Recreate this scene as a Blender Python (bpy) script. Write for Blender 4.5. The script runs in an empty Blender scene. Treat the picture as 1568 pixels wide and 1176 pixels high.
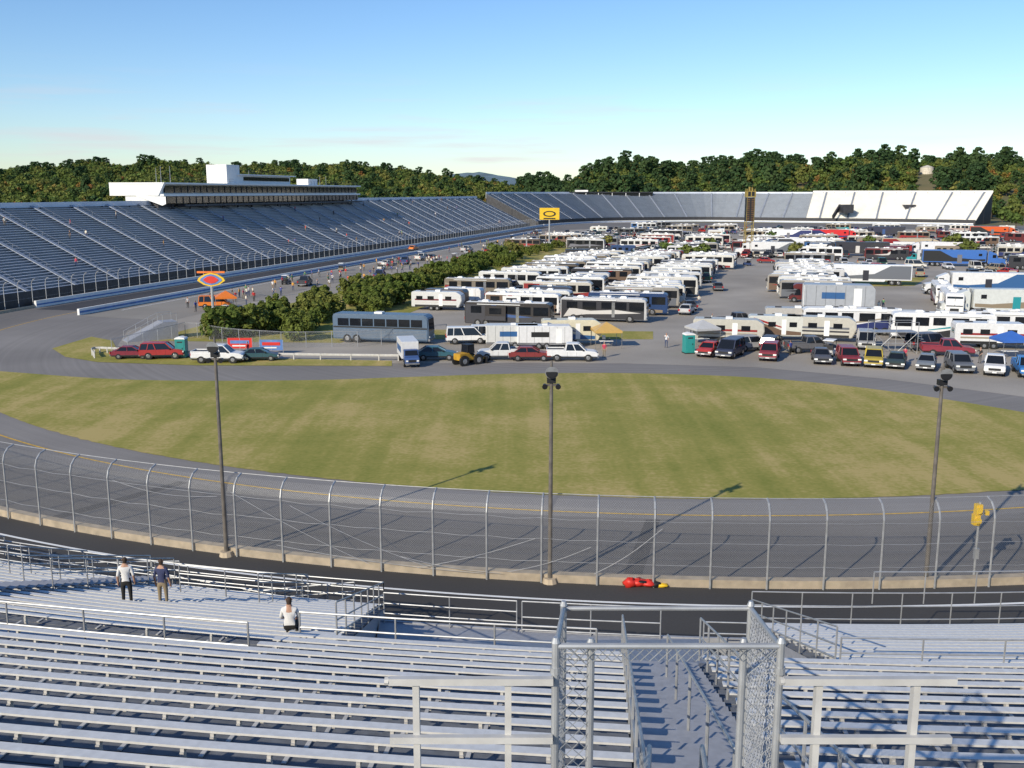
import bpy, bmesh, math, random
from mathutils import Vector, Matrix, noise
random.seed(7)
R=random.random
def U(a,b): return a+(b-a)*random.random()
S=bpy.context.scene
# ------------------------------------------------------------------ camera
H=18.0; PITCH=math.radians(10.9); F=1568*35/36
cd=bpy.data.cameras.new("camera"); cam=bpy.data.objects.new("camera",cd); S.collection.objects.link(cam)
cam.location=(0,0,H); cam.rotation_euler=(math.radians(90)-PITCH,0,0)
cd.lens=35; cd.sensor_width=36; cd.clip_start=.1; cd.clip_end=20000
S.camera=cam
def G(px,py,z=0.0):
    """surveyed ground point (photo measurement -> world metres on plane z)"""
    u=(px-784)/F; v=(588-py)/F
    dz=-math.sin(PITCH)+v*math.cos(PITCH); dy=math.cos(PITCH)+v*math.sin(PITCH)
    t=(z-H)/dz
    return Vector((u*t,dy*t,z))
# ------------------------------------------------------------------ materials
def newmat(name):
    m=bpy.data.materials.new(name); m.use_nodes=True
    nt=m.node_tree; b=nt.nodes["Principled BSDF"]; return m,nt,b
def N(nt,t,**k):
    n=nt.nodes.new(t)
    for a,v in k.items(): setattr(n,a,v)
    return n
def mat(name,col,rough=.7,metal=0,var=.25,scale=1.0,bump=0,col2=None,detail=5,coord='Object'):
    m,nt,b=newmat(name)
    tc=N(nt,'ShaderNodeTexCoord'); nz=N(nt,'ShaderNodeTexNoise'); nz.inputs['Scale'].default_value=scale; nz.inputs['Detail'].default_value=detail
    nt.links.new(tc.outputs[coord],nz.inputs['Vector'])
    r=N(nt,'ShaderNodeValToRGB'); r.color_ramp.elements[0].position=.3; r.color_ramp.elements[1].position=.7
    c2=col2 or tuple(min(1,c*(1+var)) for c in col); c1=col if col2 else tuple(c*(1-var) for c in col)
    r.color_ramp.elements[0].color=(*c1,1); r.color_ramp.elements[1].color=(*c2,1)
    nt.links.new(nz.outputs['Fac'],r.inputs['Fac']); nt.links.new(r.outputs['Color'],b.inputs['Base Color'])
    b.inputs['Roughness'].default_value=rough; b.inputs['Metallic'].default_value=metal
    if bump:
        bp=N(nt,'ShaderNodeBump'); bp.inputs['Strength'].default_value=bump
        nt.links.new(nz.outputs['Fac'],bp.inputs['Height']); nt.links.new(bp.outputs['Normal'],b.inputs['Normal'])
    return m
def objpaint(name,rough=.35,metal=0):
    m,nt,b=newmat(name); oi=N(nt,'ShaderNodeObjectInfo'); tc=N(nt,'ShaderNodeTexCoord')
    nz=N(nt,'ShaderNodeTexNoise'); nz.inputs['Scale'].default_value=2.5; nt.links.new(tc.outputs['Object'],nz.inputs['Vector'])
    mr=N(nt,'ShaderNodeMapRange'); mr.inputs[3].default_value=.8; mr.inputs[4].default_value=1.08
    nt.links.new(nz.outputs['Fac'],mr.inputs[0])
    mx=N(nt,'ShaderNodeVectorMath',operation='SCALE'); nt.links.new(oi.outputs['Color'],mx.inputs[0]); nt.links.new(mr.outputs[0],mx.inputs['Scale'])
    nt.links.new(mx.outputs[0],b.inputs['Base Color']); b.inputs['Roughness'].default_value=rough; b.inputs['Metallic'].default_value=metal
    return m
def randpaint(name,cols,rough=.4):
    m,nt,b=newmat(name); oi=N(nt,'ShaderNodeObjectInfo'); r=N(nt,'ShaderNodeValToRGB'); r.color_ramp.interpolation='CONSTANT'
    e=r.color_ramp.elements
    while len(e)<len(cols): e.new(.5)
    for i,c in enumerate(cols): e[i].position=i/len(cols); e[i].color=(*c,1)
    nt.links.new(oi.outputs['Random'],r.inputs['Fac']); nt.links.new(r.outputs['Color'],b.inputs['Base Color']); b.inputs['Roughness'].default_value=rough
    return m
def leafmat(name,cols):
    m,nt,b=newmat(name); oi=N(nt,'ShaderNodeObjectInfo'); r=N(nt,'ShaderNodeValToRGB'); e=r.color_ramp.elements
    while len(e)<len(cols): e.new(.5)
    for i,c in enumerate(cols): e[i].position=i/(len(cols)-1); e[i].color=(*c,1)
    nt.links.new(oi.outputs['Random'],r.inputs['Fac'])
    g=N(nt,'ShaderNodeNewGeometry'); mr=N(nt,'ShaderNodeMapRange'); mr.inputs[3].default_value=.65; mr.inputs[4].default_value=1.35
    nt.links.new(g.outputs['Random Per Island'],mr.inputs[0])
    mx=N(nt,'ShaderNodeVectorMath',operation='SCALE'); nt.links.new(r.outputs['Color'],mx.inputs[0]); nt.links.new(mr.outputs[0],mx.inputs['Scale'])
    nt.links.new(mx.outputs[0],b.inputs['Base Color']); b.inputs['Roughness'].default_value=.8; b.inputs['Specular IOR Level'].default_value=.15
    tr=N(nt,'ShaderNodeBsdfTranslucent'); nt.links.new(mx.outputs[0],tr.inputs['Color']); ms=N(nt,'ShaderNodeMixShader'); ms.inputs[0].default_value=.3
    out=nt.nodes['Material Output']; nt.links.new(b.outputs[0],ms.inputs[1]); nt.links.new(tr.outputs[0],ms.inputs[2]); nt.links.new(ms.outputs[0],out.inputs[0])
    return m
def meshmat(name,cell,w,col=(.35,.36,.37)):
    m,nt,b=newmat(name); b.inputs['Base Color'].default_value=(*col,1); b.inputs['Metallic'].default_value=.5; b.inputs['Roughness'].default_value=.5
    uv=N(nt,'ShaderNodeUVMap'); sp=N(nt,'ShaderNodeSeparateXYZ'); nt.links.new(uv.outputs[0],sp.inputs[0]); res=[]
    for op in('ADD','SUBTRACT'):
        a=N(nt,'ShaderNodeMath',operation=op); nt.links.new(sp.outputs[0],a.inputs[0]); nt.links.new(sp.outputs[1],a.inputs[1])
        d=N(nt,'ShaderNodeMath',operation='DIVIDE'); d.inputs[1].default_value=cell; nt.links.new(a.outputs[0],d.inputs[0])
        f=N(nt,'ShaderNodeMath',operation='FRACT'); nt.links.new(d.outputs[0],f.inputs[0])
        l=N(nt,'ShaderNodeMath',operation='LESS_THAN'); l.inputs[1].default_value=w; nt.links.new(f.outputs[0],l.inputs[0]); res.append(l)
    mx=N(nt,'ShaderNodeMath',operation='MAXIMUM'); nt.links.new(res[0].outputs[0],mx.inputs[0]); nt.links.new(res[1].outputs[0],mx.inputs[1])
    nt.links.new(mx.outputs[0],b.inputs['Alpha']); return m

ALU=mat("aluminium_seat",(.66,.66,.65),.5,.2,.08,9)
ALUD=mat("aluminium_deck_shaded",(.13,.14,.16),.75,.0,.2,6)  # treads darkened: shade around the seats is put into the colour
ALUS=mat("aluminium_stair",(.33,.34,.37),.6,.2,.1,6)
ALUF=mat("aluminium_far",(.56,.60,.67),.5,.2,.08,.2)  # bluish shade of the far stands is put into this colour
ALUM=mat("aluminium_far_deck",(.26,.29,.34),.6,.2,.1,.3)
ALUW=mat("aluminium_sunlit",(.8,.78,.74),.6,.0,.06,.2)  # brighter copy of the far aluminium, sunlight painted into the colour
GALV=mat("galvanised_steel",(.42,.43,.44),.5,.5,.15,4)
BRKT=mat("seat_bracket",(.50,.49,.47),.6,.1,.12,4)
DARKST=mat("dark_steel",(.045,.045,.05),.6,.2)
POLEM=mat("weathered_pole",(.14,.125,.11),.8,.1,.25,3)
RISER=mat("shaded_structure",(.045,.05,.06),.8)  # near-black colour paints the shade in gaps below the seats
CONC=mat("concrete",(.44,.36,.26),.9,0,.2,2,.2)
WHITE=mat("white_paint",(.78,.78,.76),.6,0,.05,1)
BLUEW=mat("blue_paint",(.10,.2,.45),.6)
GLASS=mat("dark_glass",(.012,.014,.018),.08,0,.1)
TYRE=mat("tyre_rubber",(.02,.02,.02),.9)
CHROME=mat("chrome_trim",(.5,.5,.5),.25,.8)
LAMP=mat("head_lamp",(.8,.8,.75),.15)
TAIL=mat("tail_lamp",(.4,.01,.01),.3)
YEL=mat("yellow_paint",(.75,.48,.02),.5,0,.08)
RED=mat("red_paint",(.6,.03,.02),.5,0,.08)
ORANGE=mat("orange_paint",(.75,.18,.02),.5)
BLACK=mat("black_plastic",(.015,.015,.016),.5)
PAINT=objpaint("vehicle_paint"); CLOTH=objpaint("cloth",.9)
STRIPE=randpaint("coach_graphics",[(.25,.02,.02),(.02,.03,.12),(.02,.02,.02),(.14,.09,.06),(.13,.14,.16),(.03,.10,.25),(.05,.05,.06),(.24,.19,.13),(.03,.03,.035),(.16,.02,.03)])
STRIPE2=randpaint("coach_graphics_two",[(.3,.26,.2),(.15,.15,.17),(.3,.02,.02),(.03,.03,.04),(.05,.1,.25),(.02,.25,.28),(.55,.53,.5)])
PANTS=randpaint("trousers",[(.03,.05,.12),(.02,.02,.02),(.25,.2,.13),(.06,.08,.15),(.1,.1,.1)],.9)
SKIN=mat("skin",(.45,.26,.18),.6,0,.08,8); HAIR=mat("hair",(.05,.03,.02),.8); 
BARK=mat("bark",(.09,.065,.045),.9,0,.3,3)
LINK=meshmat("chain_link_mesh",.11,.07)
# ------------------------------------------------------------------ mesh builder
class MB:
    def __init__(s): s.v=[]; s.f=[]; s.m=[]
    def add(s,vs,fs,mi=0):
        o=len(s.v); s.v+= [tuple(p) for p in vs]; s.f+=[tuple(o+i for i in f) for f in fs]; s.m+=[mi]*len(fs)
    def box(s,x0,x1,y0,y1,z0,z1,mi=0):
        s.add([(x0,y0,z0),(x1,y0,z0),(x1,y1,z0),(x0,y1,z0),(x0,y0,z1),(x1,y0,z1),(x1,y1,z1),(x0,y1,z1)],
              [(3,2,1,0),(4,5,6,7),(0,1,5,4),(1,2,6,5),(2,3,7,6),(3,0,4,7)],mi)
    def frus(s,b,t,z0,z1,mi=0): # b=(x0,x1,hy) t=(x0,x1,hy)
        s.add([(b[0],-b[2],z0),(b[1],-b[2],z0),(b[1],b[2],z0),(b[0],b[2],z0),(t[0],-t[2],z1),(t[1],-t[2],z1),(t[1],t[2],z1),(t[0],t[2],z1)],
              [(3,2,1,0),(4,5,6,7),(0,1,5,4),(1,2,6,5),(2,3,7,6),(3,0,4,7)],mi)
    def prism(s,pts,y0,y1,mi=0,bev=0):
        bm=bmesh.new(); a=[bm.verts.new((x,y0,z)) for x,z in pts]; b=[bm.verts.new((x,y1,z)) for x,z in pts]; n=len(pts)
        bm.faces.new(a); bm.faces.new(b[::-1])
        for i in range(n): bm.faces.new((a[i],b[i],b[(i+1)%n],a[(i+1)%n]))
        bmesh.ops.recalc_face_normals(bm,faces=bm.faces)
        if bev: bmesh.ops.bevel(bm,geom=list(bm.edges),offset=bev,segments=2,affect='EDGES',clamp_overlap=True)
        bm.verts.index_update(); s.add([v.co[:] for v in bm.verts],[[v.index for v in f.verts] for f in bm.faces],mi); bm.free()
    def cyl(s,p0,p1,r0,r1=None,n=8,mi=0,cap=True):
        p0=Vector(p0);p1=Vector(p1); r1=r0 if r1 is None else r1; d=(p1-p0)
        if d.length<1e-6: return
        q=d.to_track_quat('Z','Y'); vs=[]
        for p,r in((p0,r0),(p1,r1)):
            for i in range(n):
                a=2*math.pi*i/n; vs.append(p+q@Vector((r*math.cos(a),r*math.sin(a),0)))
        fs=[(i,(i+1)%n,n+(i+1)%n,n+i) for i in range(n)]
        if cap: fs+= [tuple(range(n))[::-1],tuple(range(n,2*n))]
        s.add(vs,fs,mi)
    def beam(s,p0,p1,w,h,mi=0):
        p0=Vector(p0);p1=Vector(p1);d=(p1-p0).normalized(); up=Vector((0,0,1)) if abs(d.z)<.95 else Vector((0,1,0))
        sd=d.cross(up).normalized()*w/2; u=sd.cross(d).normalized()*h/2
        s.add([p0-sd-u,p0+sd-u,p0+sd+u,p0-sd+u,p1-sd-u,p1+sd-u,p1+sd+u,p1-sd+u],[(0,1,2,3),(7,6,5,4),(0,4,5,1),(1,5,6,2),(2,6,7,3),(3,7,4,0)],mi)
    def path(s,a,b,z0,z1,mi=0,za=None):
        """solid between polylines a (one side) and b (other side)"""
        n=len(a); vs=[]
        for p,q in zip(a,b): vs+= [(p[0],p[1],z0),(q[0],q[1],z0),(q[0],q[1],z1),(p[0],p[1],z1)]
        fs=[]
        for i in range(n-1):
            o=4*i; fs+=[(o+3,o+2,o+6,o+7),(o,o+3,o+7,o+4),(o+1,o+5,o+6,o+2),(o,o+4,o+5,o+1)]
        fs+=[(0,1,2,3),(4*n-1,4*n-2,4*n-3,4*n-4)]
        s.add(vs,fs,mi)
    def mesh(s,name,mats,smooth=False):
        me=bpy.data.meshes.new(name); me.from_pydata(s.v,[],s.f)
        for m in mats: me.materials.append(m)
        me.polygons.foreach_set('material_index',s.m)
        if smooth: me.polygons.foreach_set('use_smooth',[True]*len(me.polygons))
        me.update(); return me
    def obj(s,name,mats,parent=None,smooth=False): return ob(name,s.mesh(name,mats,smooth),parent=parent)
def ob(name,me,loc=(0,0,0),rz=0,col=None,parent=None,sc=1):
    o=bpy.data.objects.new(name,me); S.collection.objects.link(o); o.location=loc; o.rotation_euler=(0,0,rz)
    if sc!=1: o.scale=(sc,sc,sc)
    if col: o.color=(*col,1)
    if parent: o.parent=parent
    return o
def empty(name,loc=(0,0,0)):
    o=bpy.data.objects.new(name,None); S.collection.objects.link(o); o.location=loc; return o
def sheet(name,pts,z,m):
    bm=bmesh.new(); vs=[bm.verts.new((p[0],p[1],z)) for p in pts]; f=bm.faces.new(vs)
    bm.normal_update()
    if f.normal.z<0: f.normal_flip()
    bmesh.ops.triangulate(bm,faces=[f]); me=bpy.data.meshes.new(name); bm.to_mesh(me); bm.free(); me.materials.append(m)
    return ob(name,me)
# ------------------------------------------------------------------ site geometry
CX,CY,RW=14.0,136.0,92.0
def pol(r,a,z=0.0):
    a=math.radians(a); return Vector((CX+r*math.sin(a),CY-r*math.cos(a),z))
def arc(r,a0,a1,st=1.0):
    n=max(2,int(abs(a1-a0)/st)+1); return [pol(r,a0+(a1-a0)*i/(n-1)) for i in range(n)]
e1=Vector((.2334,.9724,0)); e2=Vector((.9724,-.2334,0)); O=pol(RW,-103.5)
def SW(s,w,z=0): 
    p=O+e1*s+e2*w; p.z=z; return p
TH=math.atan2(-.2334,.9724)   # heading of e2
# ------------------------------------------------------------------ ground + hills
ridgeL=[(-400,272),(0,270),(60,262),(110,264),(150,257),(210,259),(250,256),(330,261),(380,263),(430,261),(480,263),(540,257),(600,265),(650,270),(720,277),(770,284),(830,292)]
ridgeR=[(700,292),(770,286),(830,281),(870,272),(900,263),(960,254),(1000,257),(1040,263),(1085,255),(1120,259),(1160,248),(1200,253),(1240,257),(1290,248),(1320,248),(1370,254),(1400,251),(1480,256),(1568,259),(2000,264)]
def interp(t,x):
    if x<=t[0][0]: return t[0][1]
    for (a,b),(c,d) in zip(t,t[1:]):
        if x<=c: return b+(d-b)*(x-a)/(c-a)
    return t[-1][1]
def sm(x): x=max(0,min(1,x)); return x*x*(3-2*x)
def hz(x,y):
    d=math.hypot(x,y)
    if d<260: return 0
    if y<=0: return sm((d-500)/1200)*30
    az=math.atan2(x,y); px=784+F*math.tan(max(-.9,min(.9,az)))*.982
    nn=noise.noise(Vector((x/170,y/170,0)))
    zl=(294.5-interp(ridgeL,px))/F*1150+H-8; zl=max(0,zl)*sm((d-330)/780)*(1-.8*sm((px-760)/120))
    zr=(294.5-interp(ridgeR,px))/F*980+H-10; zr=max(0,zr)*sm((d-700)/280)*sm((px-690)/120)
    return max(zl,zr)+nn*5*sm((d-700)/400) if d>330 else 0
def terr(x,y):
    # keep the oval and stands flat
    p=Vector((x,y,0))-O; w=p.dot(e2); s=p.dot(e1)
    k=1
    if -45<w: 
        k=sm((-45-w)/40) if w<0 else 0
        if s>480 or w>330: k=max(k,sm((s-480)/90),sm((w-330)/80))
    else: k=sm((-45-w)/60)
    return hz(x,y)*k
vs=[(0,0,0)]; fs=[]; radii=[40,90,150,220]+[260+20*i for i in range(52)]+[1400,1600,2000,3000,5000,9000]
NA=240
for r in radii:
    for i in range(NA):
        a=2*math.pi*i/NA; x=r*math.sin(a); y=r*math.cos(a); vs.append((x,y,terr(x,y) if r<1700 else 18))
for i in range(NA): fs.append((0,1+(i+1)%NA,1+i))
for j in range(len(radii)-1):
    for i in range(NA):
        a=1+j*NA+i;b=1+j*NA+(i+1)%NA; fs.append((a,b,b+NA,a+NA))
me=bpy.data.meshes.new("ground"); me.from_pydata(vs,[],fs); me.materials.append(mat("meadow_ground",(.08,.10,.035),.95,0,.3,.02,0,(.2,.16,.08))); me.polygons.foreach_set('use_smooth',[True]*len(me.polygons))
ob("ground",me)
# ------------------------------------------------------------------ pavements
def asphalt(name,base,amp=.2,streak_shade=True):
    m,nt,b=newmat(name); tc=N(nt,'ShaderNodeTexCoord')
    n1=N(nt,'ShaderNodeTexNoise'); n1.inputs['Scale'].default_value=.07; n1.inputs['Detail'].default_value=6
    n2=N(nt,'ShaderNodeTexNoise'); n2.inputs['Scale'].default_value=9; n2.inputs['Detail'].default_value=8
    nt.links.new(tc.outputs['Object'],n1.inputs['Vector']); nt.links.new(tc.outputs['Object'],n2.inputs['Vector'])
    ad=N(nt,'ShaderNodeMath',operation='MULTIPLY_ADD'); ad.inputs[1].default_value=.4; nt.links.new(n2.outputs['Fac'],ad.inputs[0]); nt.links.new(n1.outputs['Fac'],ad.inputs[2])
    mr=N(nt,'ShaderNodeMapRange'); mr.inputs[1].default_value=.4; mr.inputs[2].default_value=1.0; mr.inputs[3].default_value=1-amp; mr.inputs[4].default_value=1+amp
    nt.links.new(ad.outputs[0],mr.inputs[0]); last=mr.outputs[0]
    if streak_shade:
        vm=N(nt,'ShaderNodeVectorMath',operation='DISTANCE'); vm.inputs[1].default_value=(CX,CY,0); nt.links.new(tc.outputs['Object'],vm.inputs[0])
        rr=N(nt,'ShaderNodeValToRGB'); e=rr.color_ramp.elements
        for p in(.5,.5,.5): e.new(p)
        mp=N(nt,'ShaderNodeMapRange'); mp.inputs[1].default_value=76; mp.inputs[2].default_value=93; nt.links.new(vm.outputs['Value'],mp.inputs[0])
        for i,(p,c) in enumerate([(0,1.1),(.32,1.2),(.42,.9),(.75,.75),(1,.9)]): e[i].position=p; e[i].color=(c/1.3,)*3+(1,)  # darker outer ring: rubbered groove plus stand shade painted into the colour
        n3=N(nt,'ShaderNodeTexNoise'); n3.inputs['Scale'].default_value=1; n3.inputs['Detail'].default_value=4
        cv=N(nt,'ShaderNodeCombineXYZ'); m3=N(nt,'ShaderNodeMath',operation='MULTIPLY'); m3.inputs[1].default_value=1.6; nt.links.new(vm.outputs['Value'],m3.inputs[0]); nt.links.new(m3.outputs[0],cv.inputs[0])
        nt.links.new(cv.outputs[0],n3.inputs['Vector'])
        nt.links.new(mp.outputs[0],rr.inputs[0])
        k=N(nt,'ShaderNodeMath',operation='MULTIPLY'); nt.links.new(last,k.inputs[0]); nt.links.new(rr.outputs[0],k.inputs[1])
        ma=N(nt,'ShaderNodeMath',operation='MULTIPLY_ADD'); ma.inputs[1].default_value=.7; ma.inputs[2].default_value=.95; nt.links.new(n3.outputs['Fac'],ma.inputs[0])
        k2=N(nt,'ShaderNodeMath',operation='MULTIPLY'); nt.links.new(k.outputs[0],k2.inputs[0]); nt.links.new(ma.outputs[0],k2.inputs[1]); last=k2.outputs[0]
    sc=N(nt,'ShaderNodeVectorMath',operation='SCALE'); sc.inputs[0].default_value=base; nt.links.new(last,sc.inputs['Scale']); nt.links.new(sc.outputs[0],b.inputs['Base Color'])
    b.inputs['Roughness'].default_value=.9; b.inputs['Specular IOR Level'].default_value=.25
    return m
ASP=asphalt("track_asphalt",(.205,.192,.18)); ASPD=asphalt("service_asphalt",(.06,.058,.057),.25,False); PAD=asphalt("paddock_pavement",(.34,.31,.27),.3,False)  # service asphalt is dark, with the near stand's shadow put into its colour
farbase=[SW(400,0),G(835,346.5),G(870,343.5),G(930,341),G(1000,340),G(1070,339.6),G(1130,340),G(1215,341),G(1300,342),G(1400,343.3),G(1490,345)]
def smoothpath(p,n=6):
    out=[]
    for i in range(len(p)-1):
        a=p[max(0,i-1)];b=p[i];c=p[i+1];d=p[min(len(p)-1,i+2)]
        for k in range(n):
            t=k/n; out.append(.5*((2*b)+(c-a)*t+(2*a-5*b+4*c-d)*t*t+(3*b-a-3*c+d)*t**3))
    out.append(p[-1]); return out
outer=arc(RW,95,-103.5,1.5)+[SW(s,0) for s in range(20,400,20)]+smoothpath(farbase)
sheet("service_road",arc(107,70,-75,2)+arc(RW,-75,70,2),.01,ASPD)
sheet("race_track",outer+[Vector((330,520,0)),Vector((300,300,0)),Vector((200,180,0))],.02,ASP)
sheet("paddock_pavement",[G(300,556),G(620,557),G(790,556),G(960,557),G(1160,563),G(1350,580),G(1568,608),G(1800,650),Vector((160,120,0)),Vector((260,300,0)),Vector((285,520,0)),G(1500,352),G(1000,348),G(870,352),SW(330,24),SW(200,24),SW(60,26),SW(0,28),SW(-20,30),G(180,530)],.03,PAD)
sheet("pit_road",[SW(-8,14),SW(330,14),SW(330,26),SW(200,26),SW(60,28),SW(-10,30)],.035,asphalt("pit_asphalt",(.27,.25,.22),.2,False))
sheet("straight_dark_band",[SW(-2,1.5),SW(390,1.5),SW(390,7),SW(-2,9)],.026,asphalt("dark_band_asphalt",(.06,.06,.065),.2,False))  # darker asphalt band along the straight wall
# lawn
m,nt,b=newmat("mown_grass"); tc=N(nt,'ShaderNodeTexCoord')
n1=N(nt,'ShaderNodeTexNoise'); n1.inputs['Scale'].default_value=.05; n1.inputs['Detail'].default_value=9; n1.inputs['Roughness'].default_value=.74
n2=N(nt,'ShaderNodeTexNoise'); n2.inputs['Scale'].default_value=3; n2.inputs['Detail'].default_value=8
mp=N(nt,'ShaderNodeMapping'); mp.inputs['Rotation'].default_value=(0,0,-.5); mp.inputs['Scale'].default_value=(.55,.03,1); wv=N(nt,'ShaderNodeTexNoise'); wv.inputs['Scale'].default_value=1.0; wv.inputs['Detail'].default_value=3
for n in(n1,n2): nt.links.new(tc.outputs['Object'],n.inputs['Vector'])
nt.links.new(tc.outputs['Object'],mp.inputs[0]); nt.links.new(mp.outputs[0],wv.inputs['Vector'])
a1=N(nt,'ShaderNodeMath',operation='MULTIPLY_ADD'); a1.inputs[1].default_value=.35; nt.links.new(n2.outputs['Fac'],a1.inputs[0]); nt.links.new(n1.outputs['Fac'],a1.inputs[2])
a2=N(nt,'ShaderNodeMath',operation='MULTIPLY_ADD'); a2.inputs[1].default_value=.4; nt.links.new(wv.outputs['Fac'],a2.inputs[0]); nt.links.new(a1.outputs[0],a2.inputs[2])
r=N(nt,'ShaderNodeValToRGB'); e=r.color_ramp.elements; e.new(.5)
for i,(p,c) in enumerate([(.64,(.185,.205,.042)),(.86,(.30,.275,.075)),(1.0,(.44,.35,.14))]): e[i].position=p; e[i].color=(*c,1)
nt.links.new(a2.outputs[0],r.inputs[0]); nt.links.new(r.outputs[0],b.inputs['Base Color']); b.inputs['Roughness'].default_value=.95; b.inputs['Specular IOR Level'].default_value=.1
bp=N(nt,'ShaderNodeBump'); bp.inputs['Strength'].default_value=.5; nt.links.new(n2.outputs['Fac'],bp.inputs['Height']); nt.links.new(bp.outputs['Normal'],b.inputs['Normal'])
LAWN=m
up=[G(-260,560),G(-100,562),G(0,569),G(200,582),G(450,583),G(620,578),G(780,573),G(960,572),G(1160,579),G(1350,598),G(1568,632),G(1750,670)]
# ragged inner lawn edge
edge=[pol(79+.22*noise.noise(Vector((a*1.7,0,0))),a) for a in [42-.5*i for i in range(217)]]
sheet("lawn",smoothpath(up,5)+edge,.045,LAWN)
sheet("lawn_verge",[G(80,534),G(140,516),G(172,522),G(185,545),G(600,553),G(600,561),G(300,560),G(150,555),G(100,547)],.05,LAWN)
sheet("infield_grass",[SW(-28,38),SW(-24,62),SW(5,60),SW(60,58),SW(130,56),SW(200,52),SW(200,42),SW(60,38),SW(0,36)],.05,LAWN)
sheet("infield_grass_strip",[G(560,520),G(1000,520),G(1000,508),G(650,505)],.05,LAWN)
sheet("paddock_grass",[G(1240,440),G(1400,438),G(1420,425),G(1260,428)],.05,LAWN)
def line(name,a,b,z,m):
    mb=MB(); 
    for i in range(len(a)-1): mb.add([(*a[i][:2],z),(*b[i][:2],z),(*b[i+1][:2],z),(*a[i+1][:2],z)],[(0,1,2,3)])
    return mb.obj(name,[m])
YLINE=mat("yellow_line",(.6,.36,.03),.8,0,.3,3)
line("track_yellow_line",arc(82,60,-103,1),arc(82.16,60,-103,1),.03,YLINE)
line("service_road_line",arc(94.6,50,-60,1),arc(94.78,50,-60,1),.03,WHITE)
line("track_edge_line",[SW(s,9) for s in range(0,400,20)],[SW(s,9.2) for s in range(0,400,20)],.03,WHITE)
line("pit_line",[SW(s,15.2) for s in range(0,330,20)],[SW(s,15.4) for s in range(0,330,20)],.045,WHITE)
mb=MB()
for a,wd in((-26,.5),(-5.5,.55),(9.5,.5),(-45,.4)):
    p=[pol(91.8,a),pol(83,a+1.0),pol(83,a+1.0+wd),pol(91.8,a+wd)]; mb.add([(q.x,q.y,.028) for q in p],[(0,3,2,1)])
mb.obj("asphalt_patches",[asphalt("patch_asphalt",(.105,.10,.097),.15,False)])
# ------------------------------------------------------------------ walls and catch fence
wallp=arc(RW+.2,60,-103.5,1.2); wallq=arc(RW+.65,60,-103.5,1.2)
mb=MB(); mb.path(wallp,wallq,0,.4,0); mb.obj("turn_concrete_wall",[CONC])
sl=[SW(s,0) for s in range(0,401,20)]+smoothpath(farbase)[1:]
def offs(path,d):
    out=[]
    for i,p in enumerate(path):
        t=(path[min(i+1,len(path)-1)]-path[max(i-1,0)]).normalized(); n=Vector((-t.y,t.x,0)); out.append(p+n*d)
    return out
mb=MB(); mb.path(sl,offs(sl,.4),0,1.1,0); o1=offs(sl,-.01); mb.path(o1,sl,.35,.6,1); mb.obj("straight_wall",[WHITE,BLUEW])
def fence(name,path,sp,h,link=True,r=.05,cables=(.9,1.9,2.9),arm=1):
    e=empty(name); mb=MB(); 
    d=[0]
    for a,b in zip(path,path[1:]): d.append(d[-1]+(b-a).length)
    n=int(d[-1]/sp); pts=[];nr=[]; j=0
    for i in range(n+1):
        t=i*sp
        while j<len(d)-2 and d[j+1]<t: j+=1
        k=(t-d[j])/(d[j+1]-d[j]); p=path[j].lerp(path[j+1],k); tt=(path[j+1]-path[j]).normalized(); pts.append(p); nr.append(Vector((tt.y,-tt.x,0)))
    prof=[(0,0),(0,h*.8),(.12,h*.9),(.38,h*.97),(.75,h)]
    for p,nn in zip(pts,nr):
        nn=nn*arm
        for a,b in zip(prof,prof[1:]): mb.cyl(p+nn*a[0]+Vector((0,0,a[1])),p+nn*b[0]+Vector((0,0,b[1])),r,r,6)
    for c in cables:
        for p,q in zip(pts,pts[1:]):
            m_=(p+q)/2+Vector((0,0,c-U(.0,.10))); mb.cyl(p+Vector((0,0,c)),m_,.010,.010,4,cap=False); mb.cyl(m_,q+Vector((0,0,c)),.010,.010,4,cap=False)
    pr=prof[-1]
    for i in range(len(pts)-1):
        mb.cyl(pts[i]+nr[i]*arm*pr[0]+Vector((0,0,pr[1])),pts[i+1]+nr[i+1]*arm*pr[0]+Vector((0,0,pr[1])),.02,.02,5)
    mb.obj("posts_and_cables",[GALV],e)
    if link:
        vs=[];fs=[];uv=[]; pl=[0,h*.8,h*.8+.45,h*.8+.75,h*.8+1.15]
        for i,(p,nn) in enumerate(zip(pts,nr)):
            for k,pr in enumerate(prof): vs.append(p+nn*arm*(pr[0]+.03)+Vector((0,0,pr[1])))
        for i in range(len(pts)-1):
            for k in range(len(prof)-1):
                a=i*5+k; fs.append((a,a+5,a+6,a+1)); uv+=[(i*sp,pl[k]),((i+1)*sp,pl[k]),((i+1)*sp,pl[k+1]),(i*sp,pl[k+1])]
        me=bpy.data.meshes.new("chain_link"); me.from_pydata([tuple(v) for v in vs],[],fs); l=me.uv_layers.new(name="UVMap")
        for i,u in enumerate(uv): l.data[i].uv=u
        me.materials.append(LINK); ob("chain_link",me,parent=e)
    return e
fence("catch_fence",arc(RW+.75,50,-70,1),2.6,4.15,cables=(1.1,2.2,3.2))
fence("catch_fence",arc(RW+.75,-70,-103.5,1)+[SW(s,-.6) for s in range(0,400,20)],3.2,4.6,False,.06,(1.6,3.2))
mb=MB()
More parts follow.
